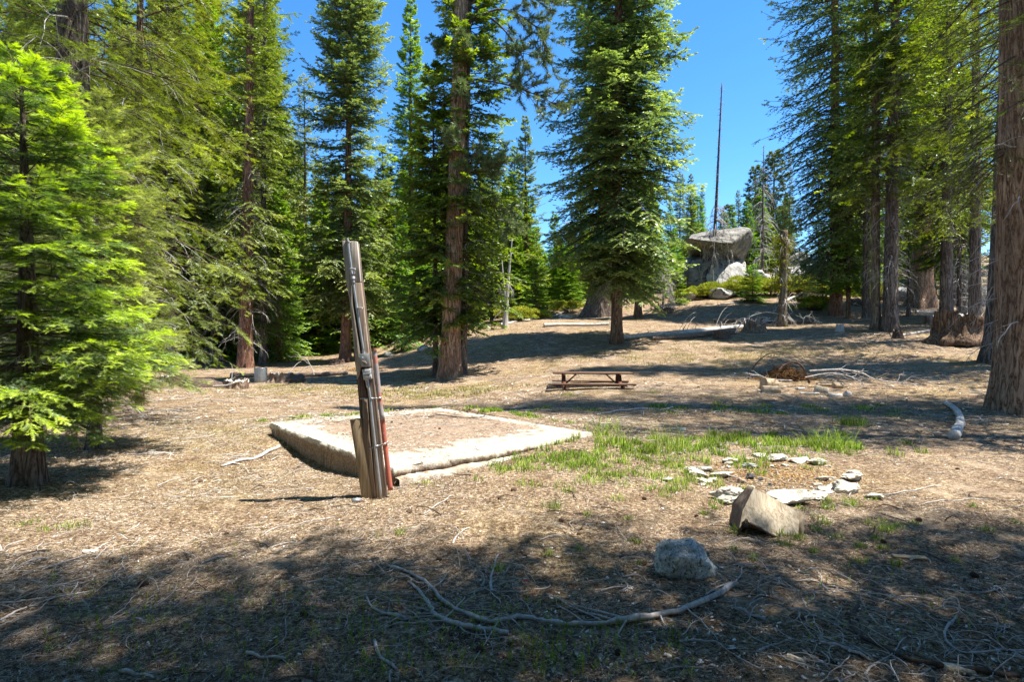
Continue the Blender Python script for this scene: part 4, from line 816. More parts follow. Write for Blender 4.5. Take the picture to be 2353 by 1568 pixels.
curly('twig_litter', 150, 0, 0, 24, .12, .5, .0036, region=px_region(1750, 2353, 1330, 1568), label='tangle of dry curled twigs in the bottom right of the ground')
curly('twig_litter', 60, 0, 0, 25, .12, .45, .0036, region=px_region(850, 1250, 1300, 1480), label='tangle of dry curled twigs by the forked pale branch')
curly('twig_litter', 60, 0, 0, 26, .12, .4, .0034, region=px_region(0, 330, 1230, 1420), label='tangle of dry curled twigs at the left edge')
MAT['cone'] = m_wood('pine_cone_scales', (.10, .06, .04), (.24, .16, .11), (60, 60, 60), .3, .3)
def cone_mesh():
    mb = MB(); rg = np.random.default_rng(3); n = 90
    for k in range(n):
        t = k/n; a = k*2.39996; zc = -.045+.09*t; rr = .026*math.sin(PI*(.12+.80*t))**.7; c = np.array([math.cos(a)*rr*.35, math.sin(a)*rr*.35, zc]); o = np.array([math.cos(a), math.sin(a), .55]); o /= np.linalg.norm(o); sd = np.array([-math.sin(a), math.cos(a), 0]); up = np.cross(o, sd)
        L = rr*1.15; w_ = rr*.42
        V = [c-sd*w_*.4, c+sd*w_*.4, c+o*L+sd*w_, c+o*(L*1.12), c+o*L-sd*w_]; V = V+[v-up*.0022 for v in V]
        mb.add(np.array(V), [(0, 1, 2, 3, 4), (9, 8, 7, 6, 5), (0, 5, 6, 1), (1, 6, 7, 2), (2, 7, 8, 3), (3, 8, 9, 4), (4, 9, 5, 0)])
    return mb
cone0 = cone_mesh().build('pine_cone', MAT['cone']); rgc = random.Random(12)
CONES = [(1105, 1500), (1480, 1300), (1010, 1290), (700, 1420), (520, 1230), (330, 1350), (1330, 1230), (2030, 1250), (1950, 1420), (1420, 1505), (1600, 1190), (2200, 1080), (2110, 1200), (940, 1180), (460, 1110), (260, 1060), (1180, 1130), (1290, 1200), (760, 1005), (1010, 1035), (1110, 960), (900, 1015), (1480, 1150), (2240, 1330)]
for i, (a, b) in enumerate(CONES):
    o = cone0 if i == 0 else cone0.copy()
    if i: C.objects.link(o)
    x, y, z = at(a, b); z = float(surf(np.array([x]), np.array([y]))[0]); s_ = rgc.uniform(.4, .7); o.location = (x, y, z+.02*s_); o.scale = (s_,)*3; o.rotation_euler = (PI/2+rgc.uniform(-.3, .3), 0, rgc.uniform(0, 6.28)); tag(o, 'small dark pine cone lying on the needle litter', 'pine cone', 'pine cones scattered on the ground')

# ------------------------------------------------------------------ grass
MG = m_tint('green_grass', [(0, (.06, .13, .015)), (.45, (.20, .34, .03)), (.8, (.42, .52, .08)), (1, (.60, .55, .25))], trans=.35, nsc=2)
MGD = m_tint('dry_grass', [(0, (.20, .20, .05)), (.5, (.36, .33, .11)), (1, (.55, .48, .22))], trans=.25, nsc=2)
def blades(x, y, h, rg, wd=.004, bend=.5, tint=.5, ts=.3, zfn=surf, fan=None):
    n = len(x); az = rg.uniform(0, 2*PI, n); b = np.abs(rg.normal(bend, bend*.4, n)); s = np.linspace(0, 1, 5)[None]
    hd = np.stack([np.cos(az), np.sin(az)], -1); r = h[:, None]*(b[:, None]*.25*s+b[:, None]*.6*s**2); z = h[:, None]*(s-.35*b[:, None]*s**2.2)
    P = np.stack([x[:, None]+hd[:, :1]*r, y[:, None]+hd[:, 1:]*r, zfn(x, y)[:, None]+z-.005], -1); sd = np.stack([-np.sin(az+.4), np.cos(az+.4), 0*az], -1)[:, None]
    w_ = (wd*np.clip(y/6, .7, 3))[:, None]*np.array([[1, .95, .8, .5, .08]]); V = np.stack([P-sd*w_[..., None]/2, P+sd*w_[..., None]/2], 2).reshape(-1, 3)
    bb = np.arange(n)[:, None]*10; j = np.arange(4)[None]*2; Q = np.stack(np.broadcast_arrays(bb+j, bb+j+1, bb+j+3, bb+j+2), -1).reshape(-1, 4)
    return V, Q, np.repeat(np.clip(rg.normal(tint, ts, n), 0, 1), 10)
def patch(name, n, px, py, sx_, sy_, h, seed, mat=MG, wd=.0075, bend=.5, label='', tint=.5, clump=.25, kind='stuff'):
    rg = np.random.default_rng(seed); c = at(px, py); nc = max(1, int(n/42)); cx = c[0]+rg.normal(0, sx_, nc); cy = c[1]+rg.normal(0, sy_, nc); k = rg.integers(0, nc, n)
    sp = clump*.22; x = cx[k]+rg.normal(0, sp, n); y = cy[k]+rg.normal(0, sp, n); hh = h*rg.uniform(.35, 1.1, n)*(.6+.5*rg.uniform(0, 1, nc)[k])
    ok = ~on_slab(x, y); v, q, t = blades(x[ok], y[ok], hh[ok], rg, wd, bend, tint); o = MB().add(v, q, t).build(name, mat); tag(o, label, 'grass', kind=kind); return o
patch('grass', 3000, 1540, 1035, 1.0, .50, .19, 31, label='fresh green grass in the damp strip beyond the fire ring')
patch('grass', 2600, 1770, 1018, .85, .5, .18, 32, label='fresh green grass in the damp strip beyond the fire ring')
patch('grass', 2000, 1290, 1062, .55, .28, .12, 33, label='fresh green grass at the right end of the slab')
patch('grass', 3200, 1450, 1085, .9, .5, .10, 34, label='sparse green grass left of the fire ring', tint=.6)
patch('grass', 900, 1690, 1250, 1.3, .35, .07, 35, label='sparse tufts in the foreground right of the sawn log', tint=.6, clump=.1)
patch('grass', 1300, 1960, 1200, .9, .5, .08, 36, label='sparse tufts right of the sawn log', tint=.6, clump=.15)
patch('grass', 1500, 1130, 945, .8, .3, .10, 37, label='short grass behind the slab')
patch('grass', 900, 780, 955, .6, .3, .09, 37, label='short grass behind the leaning post')
patch('grass', 1400, 1650, 940, 2.8, .4, .12, 38, label='thin grass along the shade edge', clump=.5)
patch('dry_grass', 9000, 450, 1000, 1.8, 1.2, .045, 39, mat=MGD, wd=.0035, label='short yellowing grass left of the slab', clump=.6)
patch('dry_grass', 6000, 650, 1130, 2.0, .55, .03, 40, mat=MGD, wd=.003, label='very short yellow grass in front of the post', clump=.9)
patch('dry_grass', 3500, 1300, 1180, 1.6, .6, .035, 46, mat=MGD, wd=.003, label='very short yellow grass in front of the slab', clump=.8)
patch('dry_grass', 3500, 720, 890, 2.5, 1.3, .11, 41, mat=MGD, wd=.004, label='yellowish grass behind the slab', clump=.8)
patch('dry_grass', 5000, 1650, 815, 4, 1.2, .14, 42, mat=MGD, wd=.004, label='thin dry grass in front of the pale fallen log', clump=.9)
patch('grass', 7000, 520, 828, 5, 2.5, .22, 43, wd=.005, label='bright grass in the glade in front of the left forest', clump=1.5)
patch('grass', 4000, 250, 838, 5, 2.5, .2, 44, wd=.005, label='bright grass in the glade in front of the left forest', clump=1.5)
patch('dry_grass', 3000, 1000, 905, 1.6, .8, .1, 45, mat=MGD, label='dry grass in front of the thick pine', clump=.8)
patch('grass', 130, 200, 1200, .25, .12, .09, 47, label='small grass patch under the bright young fir')
def tuft(label, px, py, n, h, seed, bend=.8, wd=.006, sp=.07, tint=.5, name='grass_clump'):
    rg = np.random.default_rng(seed); c = at(px, py); x = rg.normal(0, sp, n); y = rg.normal(0, sp, n); hh = h*rg.uniform(.4, 1.1, n)
    v, q, t = blades(x, y, hh, rg, wd*1.2, bend, tint, zfn=lambda a, b: 0*a); o = MB().add(v, q, t).build(name, MG); o.location = c; tag(o, label, 'grass clump', 'clumps of long grass')
tuft('long-bladed fan of grass at the right corner of the slab', 1385, 1000, 110, .62, 51, 1.25, sp=.16, wd=.008)
tuft('tall bright grass clump behind the back right of the fire ring', 1905, 1035, 170, .46, 52, .9, sp=.15, wd=.009)
tuft('dense dark green grass clump in the shade at the right of the damp strip', 1958, 978, 420, .26, 53, .5, sp=.16, tint=.35)
tuft('upright grass clump with tall stalks in the middle of the damp strip', 1530, 1040, 130, .5, 54, .35, sp=.12, tint=.65)
tuft('small bright tuft in front of the left ring stones', 1580, 1110, 90, .14, 55, .7, sp=.05)
tuft('small bright tuft below the left ring stones', 1538, 1130, 90, .13, 56, .7, sp=.05)
tuft('small tuft right in front of the long right ring stone', 1958, 1165, 80, .14, 57, .7, sp=.05)
tuft('pale tuft standing behind the slab left of the thick pine', 1005, 905, 26, .35, 58, .8, sp=.10, tint=.8)
tuft('pale sparse tuft in front of the thick pine', 1110, 895, 26, .35, 59, .8, sp=.12, tint=.8)
tuft('tiny tuft in the shade in front of the picnic table', 1305, 910, 120, .16, 60, .8, sp=.12, tint=.6)
tuft('green tuft at the right end of the picnic table', 1500, 905, 60, .22, 61, .9, sp=.12)
tuft('single wide-leaved tuft at the foot of the slab left side', 835, 1092, 14, .12, 62, 1.0, sp=.02)
tuft('thin tuft in the lit foreground left of the fire ring', 1270, 1170, 60, .14, 63, .7, sp=.05)
def seedlings(n, boxes, seed):
    rg = np.random.default_rng(seed); xs, ys = [], []
    for (p0, p1, y0, y1, k) in boxes:
        for _ in range(int(n*k)):
            d = 2093/(rg.uniform(y0, y1)-784); xs.append((rg.uniform(p0, p1)-CX)/F*d); ys.append(d)
    x = np.array(xs); y = np.array(ys); m = len(x); h = rg.uniform(.02, .055, m); g = gz(x, y); lf = 5
    az = rg.uniform(0, 2*PI, (m, lf)); zz = np.linspace(.1, 1, lf)[None]*h[:, None]; O = np.stack([np.repeat(x[:, None], lf, 1), np.repeat(y[:, None], lf, 1), g[:, None]+zz], -1).reshape(-1, 3)
    D = nrm(np.stack([np.cos(az), np.sin(az), rg.uniform(.7, 2.2, (m, lf))], -1)).reshape(-1, 3); v, q = diamonds(O, D, rg.uniform(.012, .024, m*lf), rg.uniform(.004, .007, m*lf), rg, 1.0)
    mb = MB(); mb.add(v, q, np.repeat(np.repeat(np.clip(rg.normal(.65, .2, m), 0, 1), lf), 4))
    st = np.stack([np.stack([x, y, g-.003], -1), np.stack([x, y, g+h], -1)], 1); v, q = tubes(st, np.tile([[.0012, .0008]], (m, 1)), 3); mb.add(v, q, .6); o = mb.build('seedlings', MG); tag(o, 'tiny green seedlings sprouting in the shaded foreground', 'plants', kind='stuff')
seedlings(650, [(100, 900, 1330, 1568, .45), (800, 1300, 1380, 1568, .45), (1200, 1600, 1440, 1568, .25), (0, 900, 1200, 1400, .1), (1800, 2353, 1250, 1500, .08)], 71)

# ------------------------------------------------------------------ sticks and branches on the ground
def stick(label, pts, r0, r1=None, mat='stick', name='fallen_branch', cat='branch', lift=0, side=0, seed=1, group=None, n=26, arch=None, sub=0):
    r1 = r0*.35 if r1 is None else r1; G = np.array([at(*p) for p in pts]); P = smooth_path(G, n); rr = np.linspace(r0, r1, n); rg = np.random.default_rng(seed)
    P[:, 0] += rg.normal(0, r0*.25, n); P[:, 1] += rg.normal(0, r0*.25, n)
    P[:, 2] = surf(P[:, 0], P[:, 1])+rr*.8+lift+.01*np.sin(np.linspace(0, 6, n))**2
    if arch: P[:, 2] += arch*np.sin(np.linspace(0, PI, n))
    o0 = P[n//2].copy(); P -= o0; rr = rr*(1+(.16 if r0 < .025 else .03)*rg.normal(0, 1, n)); mb = MB(); v, q = tubes(P[None], rr[None], 8); mb.add(v, q); mb.F.append(np.array([list(range(8))])); mb.F.append(np.array([list(range((n-1)*8, n*8))]))
    k = side
    if k:
        i = rg.integers(2, n-2, k); t = nrm(P[i+1]-P[i-1]); hs = np.stack([-t[:, 1], t[:, 0], 0*t[:, 0]], -1)*np.where(rg.uniform(0, 1, k) < .5, 1, -1)[:, None]
        L = r0*rg.uniform(8, 26, k); s = np.linspace(0, 1, 6)[None, :, None]; B = P[i][:, None]+(t*rg.uniform(.3, 1.1, (k, 1))+hs)[:, None]*L[:, None, None]*s+rg.normal(0, .05, (k, 6, 3))*L[:, None, None]*s; B = B.copy()
        B[..., 2] = np.maximum(P[i][:, None, 2]*(1-s[..., 0])+(surf(B[..., 0]+o0[0], B[..., 1]+o0[1])-o0[2]+.01)*s[..., 0], surf(B[..., 0]+o0[0], B[..., 1]+o0[1])-o0[2]+.004)
        v, q = tubes(B, (rr[i]*.38)[:, None]*np.linspace(1, .4, 6)[None], 5); mb.add(v, q)
    o = mb.build(name, MAT[mat], smooth=True); o.location = o0; tag(o, label, cat, group); return o
stick('long curved pale branch sweeping across the shaded foreground', [(1690, 1350), (1640, 1378), (1580, 1404), (1500, 1425), (1400, 1438), (1310, 1442), (1250, 1433), (1200, 1426), (1120, 1436), (1060, 1415), (1010, 1380), (960, 1333), (890, 1302)], .0175, .009, side=9, seed=3, n=48)
stick('forked pale branch under the left end of the long curved branch', [(1170, 1463), (1060, 1445), (1000, 1418), (980, 1385), (940, 1342)], .016, .007, side=7, seed=4)
stick('thin hooked branch at far left of the long curved branch', [(935, 1428), (900, 1420), (855, 1402), (840, 1372)], .010, .005, side=3, seed=5)
stick('brown-ended stick lying along the long curved branch', [(1332, 1410), (1380, 1424), (1450, 1427), (1560, 1412)], .008, .005, seed=6)
stick('short upright-lying crooked stick above the long curved branch', [(1130, 1364), (1128, 1335), (1138, 1300), (1145, 1277)], .010, .005, seed=7)
stick('long brown branch with side twigs in the bottom right corner', [(2345, 1562), (2200, 1548), (2110, 1530), (2040, 1502), (1975, 1470), (1957, 1430), (1970, 1400)], .011, .010, mat='twig', side=8, seed=8, n=36)
stick('tan split stick in the shade below the lichen-covered rock', [(1690, 1402), (1760, 1432)], .009, .007, seed=9)
stick('tan crooked stick left of the bottom right branch', [(1885, 1482), (1950, 1500), (2000, 1522)], .009, .006, seed=10)
stick('curved stick near the bottom middle', [(860, 1478), (872, 1512), (912, 1546)], .009, .006, seed=11)
stick('pale stick with nub at the bottom left', [(275, 1548), (310, 1556), (352, 1562)], .010, .006, seed=12, side=1)
stick('short broken stick in the bottom left quarter', [(565, 1507), (600, 1516), (655, 1520)], .009, .005, seed=13, side=2)
stick('bent twig with side shoots at lower left', [(640, 1490), (600, 1510), (575, 1530)], .006, .003, seed=14, side=3) if False else None
stick('pale forked twig at the left edge of the foreground', [(0, 1432), (50, 1408), (110, 1385), (220, 1360)], .007, .004, seed=15, side=5)
stick('thin curved stick on the lit ground left of the shade', [(100, 1310), (160, 1295), (230, 1262), (255, 1250)], .006, .003, seed=16, side=3)
stick('small tan curved stick in the lit ground in front of the slab', [(1040, 1255), (1055, 1230), (1080, 1215)], .008, .004, seed=17)
stick('forked thin twig pile left of the tan curved stick', [(770, 1190), (700, 1205), (640, 1215), (600, 1235)], .005, .003, seed=18, side=8)
stick('thick rough stick leaning on the ground at the left corner of the slab', [(642, 1030), (600, 1052), (560, 1062), (510, 1074)], .030, .018, seed=19, side=0, name='log', cat='log')
stick('dark twisted branch lying on the middle of the slab', [(985, 1003), (1010, 998), (1050, 1003), (1100, 1003), (1120, 985), (1138, 972)], .013, .006, seed=20, side=8, lift=.01, mat='twig')
stick('thin curved twig on the slab behind the post', [(700, 1012), (760, 1000), (800, 1015)], .006, .004, seed=21, lift=.008)
stick('thin straight stick on the lit ground left of the slab', [(805, 990), (700, 1003), (560, 1015)], .006, .004, seed=22, side=2) if False else None
stick('thin straight stick on the lit ground behind the slab', [(560, 990), (640, 975), (740, 965)], .008, .005, seed=22, side=2)
stick('pale curved stick near the right tree trunk', [(2030, 1140), (2100, 1130), (2160, 1118)], .007, .005, seed=23, side=2)
stick('long pale stick on the lit ground at far right', [(2110, 1165), (2180, 1152), (2270, 1150)], .006, .004, seed=24, side=2)
stick('grey stick in the shade at the left end of the damp strip', [(1370, 955), (1440, 945), (1500, 942), (1570, 950)], .018, .012, seed=25, side=2, n=20)
stick('twig tangle at the bottom right edge', [(2200, 1420), (2170, 1470), (2230, 1510), (2353, 1500)], .007, .004, seed=26, side=9)
stick('pale twig with three prongs in the bottom right', [(1985, 1560), (2010, 1535), (2060, 1500), (2080, 1470)], .006, .003, seed=27, side=5)
stick('small grey twig right of the lichen-covered rock', [(1620, 1372), (1660, 1352), (1700, 1330), (1705, 1300)], .006, .003, seed=28, side=4)
for i, (a, b, c_, d_) in enumerate([(1430, 1330, 1490, 1345), (1380, 1362, 1460, 1358), (620, 1260, 720, 1255), (980, 1180, 1040, 1140), (1240, 1245, 1310, 1240), (240, 1450, 330, 1430), (2090, 1290, 2140, 1300), (1560, 1480, 1660, 1490), (330, 960, 420, 940), (360, 1120, 430, 1100), (460, 1300, 540, 1280), (700, 1345, 790, 1350), (1740, 1500, 1820, 1480), (1830, 1340, 1900, 1360)]):
    stick('short dry stick on the needle litter', [(a, b), ((a+c_)/2+12, (b+d_)/2-8), (c_, d_)], .006, .003, seed=100+i, group='short dry sticks on the litter', side=i % 3)

def log_thing(label, pA, pB, rA, rB, mat, name='fallen_log', side=6, bend=0, lift=0, slen=9, endmat=None, seed=1, rough=.08):
    A = np.array(at(*pA)); B = np.array(at(*pB)); n = 30; t = np.linspace(0, 1, n)[:, None]; P = A*(1-t)+B*t; dr = nrm(B-A); pr = np.array([-dr[1], dr[0], 0]); P += pr*bend*np.sin(t*PI)
    r = np.linspace(rA, rB, n); P[:, 2] = surf(P[:, 0], P[:, 1]); P[:, 2] = np.convolve(np.r_[[P[0, 2]]*4, P[:, 2], [P[-1, 2]]*4], np.ones(9)/9, 'valid')+r*.75+lift; rg = np.random.default_rng(seed)
    o0 = P[n//2].copy(); P -= o0; s = 14; v, q = tubes(P[None], r[None], s); cen = np.repeat(P, s, 0); v = cen+(v-cen)*(1+rough*fbm(v+seed, .5, seed, 3))[:, None]
    e = empty(name, o0); tag(e, label, 'log'); mb = MB().add(v, q); mb.build('stem', MAT[mat], e, True)
    eb = MB(); eb.add(v[:s], [list(range(s))]); eb.add(v[-s:], [list(range(s))]); eb.build('cut_end', MAT[endmat or 'cutwood'], e)
    if side:
        i = rg.integers(3, n-1, side); az = rg.uniform(0, PI, side); D = np.stack([pr[0]*np.cos(az), pr[1]*np.cos(az), np.sin(az)], -1)+dr*.5+rg.normal(0, .2, (side, 3)); L = r[i]*rg.uniform(1.5, slen, side); tt = np.linspace(0, 1, 6)[None, :, None]
        Bp = P[i][:, None]+D[:, None]*L[:, None, None]*tt; Bp = Bp.copy(); Bp[..., 2] -= L[:, None]*.5*tt[..., 0]**2; v, q = tubes(Bp, .02*np.linspace(1, .3, 6)[None]*np.ones((side, 1)), 4); MB().add(v, q).build('dead_branches', MAT['dead'], e)
    return e
MAT['cutwood'] = m_wood('sawn_wood', (.42, .30, .18), (.66, .52, .36), (12, 12, 12), .2, .3)
MAT['pale'] = m_wood('pale_bare_log', (.45, .41, .36), (.72, .68, .61), (10, 10, 10), .3, .3)
MAT['brownlog'] = m_wood('brown_log', (.16, .11, .08), (.34, .27, .21), (10, 10, 10), .5)
log_thing('long bleached fallen log right of the large full fir', (1430, 781), (1705, 757), .12, .16, 'pale', side=30, slen=14, seed=1)
log_thing('brown fallen log parallel below the long bleached log', (1500, 783), (1690, 768), .10, .18, 'brownlog', side=6, seed=2)
log_thing('weathered log lying right of the lichen-covered trunk', (1775, 744), (1870, 742), .15, .12, 'brownlog', side=4, seed=3)
log_thing('thin fallen trunk in front of the massive flared trunk', (1250, 752), (1400, 748), .11, .10, 'pale', side=8, seed=4, bend=.2)
log_thing('pale fallen log lying behind the leaning post against the forest', (655, 807), (810, 797), .14, .18, 'pale', side=60, slen=14, seed=5)
log_thing('dark log between the two left stumps behind the metal can', (530, 868), (800, 862), .12, .10, 'brownlog', side=3, seed=6)
log_thing('short grey log on the slope behind the grove', (1960, 742), (2010, 738), .10, .10, 'brownlog', side=0, seed=7)
log_thing('smooth log behind the big stump', (2105, 722), (2190, 722), .13, .12, 'pale', side=2, seed=8)
log_thing('dark log lying on the slope behind the lichen-yellow trunk', (1950, 700), (2015, 708), .25, .22, 'brownlog', side=6, seed=9)
log_thing('pale thin trunk lying along the lower edge of the shrubs', (1650, 702), (1750, 688), .06, .05, 'pale', side=0, seed=10)
log_thing('pale fallen trunk right of the shrubs', (1795, 700), (1850, 675), .12, .10, 'pale', side=4, seed=11)
log_thing('thin pale trunk lying on the far slope left of the big full fir', (1150, 752), (1330, 700), .07, .06, 'pale', side=5, seed=12)
log_thing('dark log in the shade behind the uprooted stump', (1640, 742), (1790, 741), .13, .12, 'brownlog', side=2, seed=13)
log_thing('long thin log at the foot of the leaning fir trunk', (2060, 775), (2160, 760), .05, .04, 'pale', side=5, seed=14)
# curved weathered log at right
stick('curved weathered log with split end lying right of the damp strip', [(2172, 930), (2193, 945), (2206, 966), (2204, 988), (2192, 1012)], .05, .085, mat='pale', name='log', cat='log', seed=31, n=24)

# ------------------------------------------------------------------ stumps
MAT['rot'] = m_wood('rotten_stump', (.16, .10, .065), (.42, .33, .24), (9, 9, 1.5), .8, .5)
MAT['duff'] = m_wood('rotten_crumble', (.09, .06, .045), (.22, .16, .12), (14, 14, 14), 1.0)
def stump(label, px, py, r, h, seed, mat='rot', jag=.25, spikes=0, flare=.35, mound=None, topmat='pale', hollow=False, ys=.8, roots=0):
    x, y, z = at(px, py); e = empty('tree_stump', (x, y, z), 0); tag(e, label, 'stump'); rg = np.random.default_rng(seed); s = 72; k = 10; a = np.arange(s)*2*PI/s
    tj = 1+jag*vnoise(np.stack([np.cos(a)*3, np.sin(a)*3, a*0+seed], -1), .55, seed)+jag*.6*vnoise(np.stack([np.cos(a)*9, np.sin(a)*9, a*0], -1), .5, seed)
    rows = []; zz = np.linspace(-.15, 1, k)
    for t in zz:
        R = r*(1+flare*np.exp(-max(t, 0)*4.5))*(1+.13*vnoise(np.stack([np.cos(a)*4, np.sin(a)*4, a*0+t*1.2], -1), .5, seed+2)+.05*np.sin(a*11+seed)*np.exp(-max(t, 0)*2)+.05*vnoise(np.stack([np.cos(a)*14, np.sin(a)*14, a*0], -1), .6, seed+5))
        rows.append(np.stack([R*np.cos(a), R*np.sin(a)*ys, h*t*tj if t > 0 else 0*a+h*t], -1))
    inn = rows[-1]*np.array([.72, .72, 1]); inn[:, 2] -= h*(.25 if not hollow else .7); rows.append(inn*np.array([1, 1, 1])); c2 = inn*np.array([.3, .3, 1]); c2[:, 2] = inn[:, 2].mean(); rows2 = [rows[-2]*np.array([.985, .985, 1]), inn, c2]
    V = np.concatenate(rows[:-1]); kk = len(rows)-1; b = np.arange(kk-1)[:, None]*s; j = np.arange(s)[None]; j2 = (j+1) % s; Q = np.stack(np.broadcast_arrays(b+j, b+j2, b+j2+s, b+j+s), -1).reshape(-1, 4)
    MB().add(V, Q).build('stump_body', MAT[mat], e)
    V = np.concatenate(rows2); b = np.arange(2)[:, None]*s; Q = np.stack(np.broadcast_arrays(b+j, b+j2, b+j2+s, b+j+s), -1).reshape(-1, 4); mb = MB().add(V, Q); mb.F.append(np.array([list(range(2*s, 3*s))])); mb.build('broken_top', MAT[topmat], e)
    for q_ in range(roots):
        az = rg.uniform(0, 2*PI); el = rg.uniform(.1, 1.1); L = r*rg.uniform(.8, 2.0); d_ = np.array([math.cos(az)*math.cos(el), math.sin(az)*math.cos(el), math.sin(el)]); p0 = d_*r*.6+np.array([0, 0, h*.35])
        pth = smooth_path([p0, p0+d_*L*.45+rg.normal(0, .07, 3), p0+d_*L*.8+np.array([rg.normal(0, .25), rg.normal(0, .25), -.12*L])], 10); v, q = tubes(pth[None], (r*.10*np.linspace(1, .18, 10))[None], 6); MB().add(v, q).build('root', MAT['dead'], e, True)
    if mound:
        mx, mr, mh = mound; Vr, Fr = rock_verts(seed+50, mr, mr*.7, mh, 4, 3, .22); Vr = Vr+np.array([mx, .05, 0]); MB().add(Vr, Fr).build('crumbled_bark', MAT['duff'], e)
    return e
stump('wide pale-sided low stump with crumbled bark mound near the bright young fir', 402, 890, .45, .40, 1, jag=.12, mound=(.75, .75, .30), flare=.4)
stump('small rotten stump with vertical splinters in front of the metal can', 543, 893, .40, .26, 2, jag=.35, flare=.1)
stump('weathered stump with crumbled right side just right of the metal can', 645, 878, .42, .34, 3, jag=.2, mound=(.5, .5, .28))
stump('uprooted gnarled stump at the right end of the bleached log', 1733, 762, .50, .62, 4, mat='rot', jag=.5, flare=.5, roots=16)
stump('small round-topped stump in front of the bleached log', 1660, 778, .36, .32, 5, jag=.15, mat='duff', topmat='brownlog')
stump('big broken charred-brown stump beside the right tree trunks', 2215, 785, 1.08, 1.1, 6, mat='bark_brown', jag=.22, flare=.35, topmat='pale')
stump('short cut stump left of the grey-barked fir', 1930, 762, .17, .32, 7, jag=.3, mat='dead')
stump('dark little stump in front of the grey-barked fir', 2063, 778, .20, .34, 8, jag=.35, mat='duff', topmat='brownlog')
stump('grey cut stump behind the dark little stump', 2132, 745, .2, .4, 9, jag=.2, mat='rot')
stump('low reddish broken stump left of the small dead fir', 1516, 716, .35, .4, 10, jag=.4, mat='brownlog', topmat='cutwood')
stump('small grey rootball beside the low reddish stump', 1538, 718, .4, .28, 11, jag=.4, mat='rot', roots=8)
stump('charred low stump left of the red-brown fir trunk behind the post', 775, 838, .35, .25, 12, mat='duff', topmat='brownlog')
stump('pinkish rotten stump in the glade behind the close pair', 455, 826, .5, .45, 13, jag=.5)
def rust_pile(label, px, py, rx, rz_, seed, n=1500):
    x, y, z = at(px, py); rg = np.random.default_rng(seed); O = rg.normal(0, 1, (n, 3))*np.array([rx*.5, rx*.3, rz_*.35]); O[:, 2] = np.abs(O[:, 2])*np.exp(-(O[:, 0]/rx)**2*2)
    D = nrm(rg.normal(0, 1, (n, 3))*np.array([1, 1, .4])); t = np.linspace(0, 1, 3)[None, :, None]; P = O[:, None]+D[:, None]*rg.uniform(.06, .2, n)[:, None, None]*t; P = P.copy(); P[..., 2] = np.maximum(P[..., 2]-.04*t[..., 0]**2, .0)+.01
    v, q = tubes(P, np.full((n, 3), .004)*np.clip(y/8, 1, 3), 3); o = MB().add(v, q, np.repeat(rg.uniform(0, .8, n), 9)).build('brush_pile', M_OR); o.location = (x, y, z); tag(o, label, 'brush pile'); return o
MBR = m_tint('dead_fir_needles', [(0, (.04, .02, .008)), (.5, (.12, .06, .02)), (1, (.26, .14, .05))], nsc=20)
o = rust_pile('heap of rust-brown dead fir boughs under an arched branch', 1805, 872, .75, .5, 81, 3800); o.data.materials[0] = MBR
rust_pile('small orange heap of dead needles behind the leaning post', 850, 850, .9, .18, 82, 900)
rust_pile('orange litter heap in the glade left of the close pair', 350, 832, 1.2, .2, 83, 900)
def arch_branch(label, pts, r, seed, side=8, mat='stick'):
    P = smooth_path([np.array(W(*p)) for p in pts], 26); o0 = P[0].copy(); o0[2] = g1(o0[0], o0[1]); P -= o0; rg = np.random.default_rng(seed); n = 26; rr = r*np.linspace(1, .4, n); mb = MB(); v, q = tubes(P[None], rr[None], 7); mb.add(v, q)
    if side:
        i = rg.integers(4, n-2, side); D = nrm(rg.normal(0, .7, (side, 3))+nrm(P[i+1]-P[i])); L = rg.uniform(.15, .6, side); t = np.linspace(0, 1, 6)[None, :, None]; B = P[i][:, None]+D[:, None]*L[:, None, None]*t+rg.normal(0, .03, (side, 6, 3))*t
        B[..., 2] = np.maximum(B[..., 2], gz(B[..., 0]+o0[0], B[..., 1]+o0[1])-o0[2]+.01); v, q = tubes(B, r*.35*np.linspace(1, .4, 6)[None]*np.ones((side, 1)), 4); mb.add(v, q)
    o = mb.build('fallen_branch', MAT[mat], smooth=True); o.location = o0; tag(o, label, 'branch'); return o
arch_branch('thin branch arching high over the rust-brown heap', [(1718, 872, 17.2), (1738, 835, 17.1), (1775, 810, 17), (1820, 815, 17), (1850, 835, 17), (1880, 850, 17)], .022, 1, mat='twig', side=6)
arch_branch('thick grey bough bent over the rust-brown heap', [(1860, 880, 17.2), (1845, 845, 17), (1825, 832, 17), (1805, 838, 17), (1790, 850, 16.9)], .04, 2, mat='twig', side=6)
arch_branch('long pale branch trailing right from the rust-brown heap', [(1860, 853, 17), (1930, 850, 16.9), (1980, 858, 16.8), (2010, 872, 16.6), (2060, 880, 16.4), (2110, 884, 16.3)], .028, 3, side=18)
arch_branch('second pale branch trailing right under the long pale branch', [(1850, 868, 16.9), (1910, 858, 16.8), (1960, 868, 16.6), (1985, 885, 16.4)], .022, 4, side=14)
arch_branch('pale branch sticking out left of the rust-brown heap', [(1820, 875, 17), (1770, 872, 16.8), (1740, 862, 16.7), (1715, 868, 16.7)], .022, 5, side=16)
arch_branch('pale curved dead branch rising above the uprooted stump', [(1690, 765, 26.5), (1700, 748, 26.5), (1725, 728, 26.4), (1760, 718, 26.4), (1790, 722, 26.4)], .03, 6, side=8)
arch_branch('pale brush beside the weathered log right of the lichen trunk', [(1845, 745, 31), (1850, 728, 31), (1865, 730, 31), (1880, 742, 31)], .025, 7, side=18)
arch_branch('long dead branch on the grass in front of the wide stump', [(300, 925, 13), (335, 895, 13), (370, 875, 13.5), (385, 868, 14)], .02, 8, side=6)
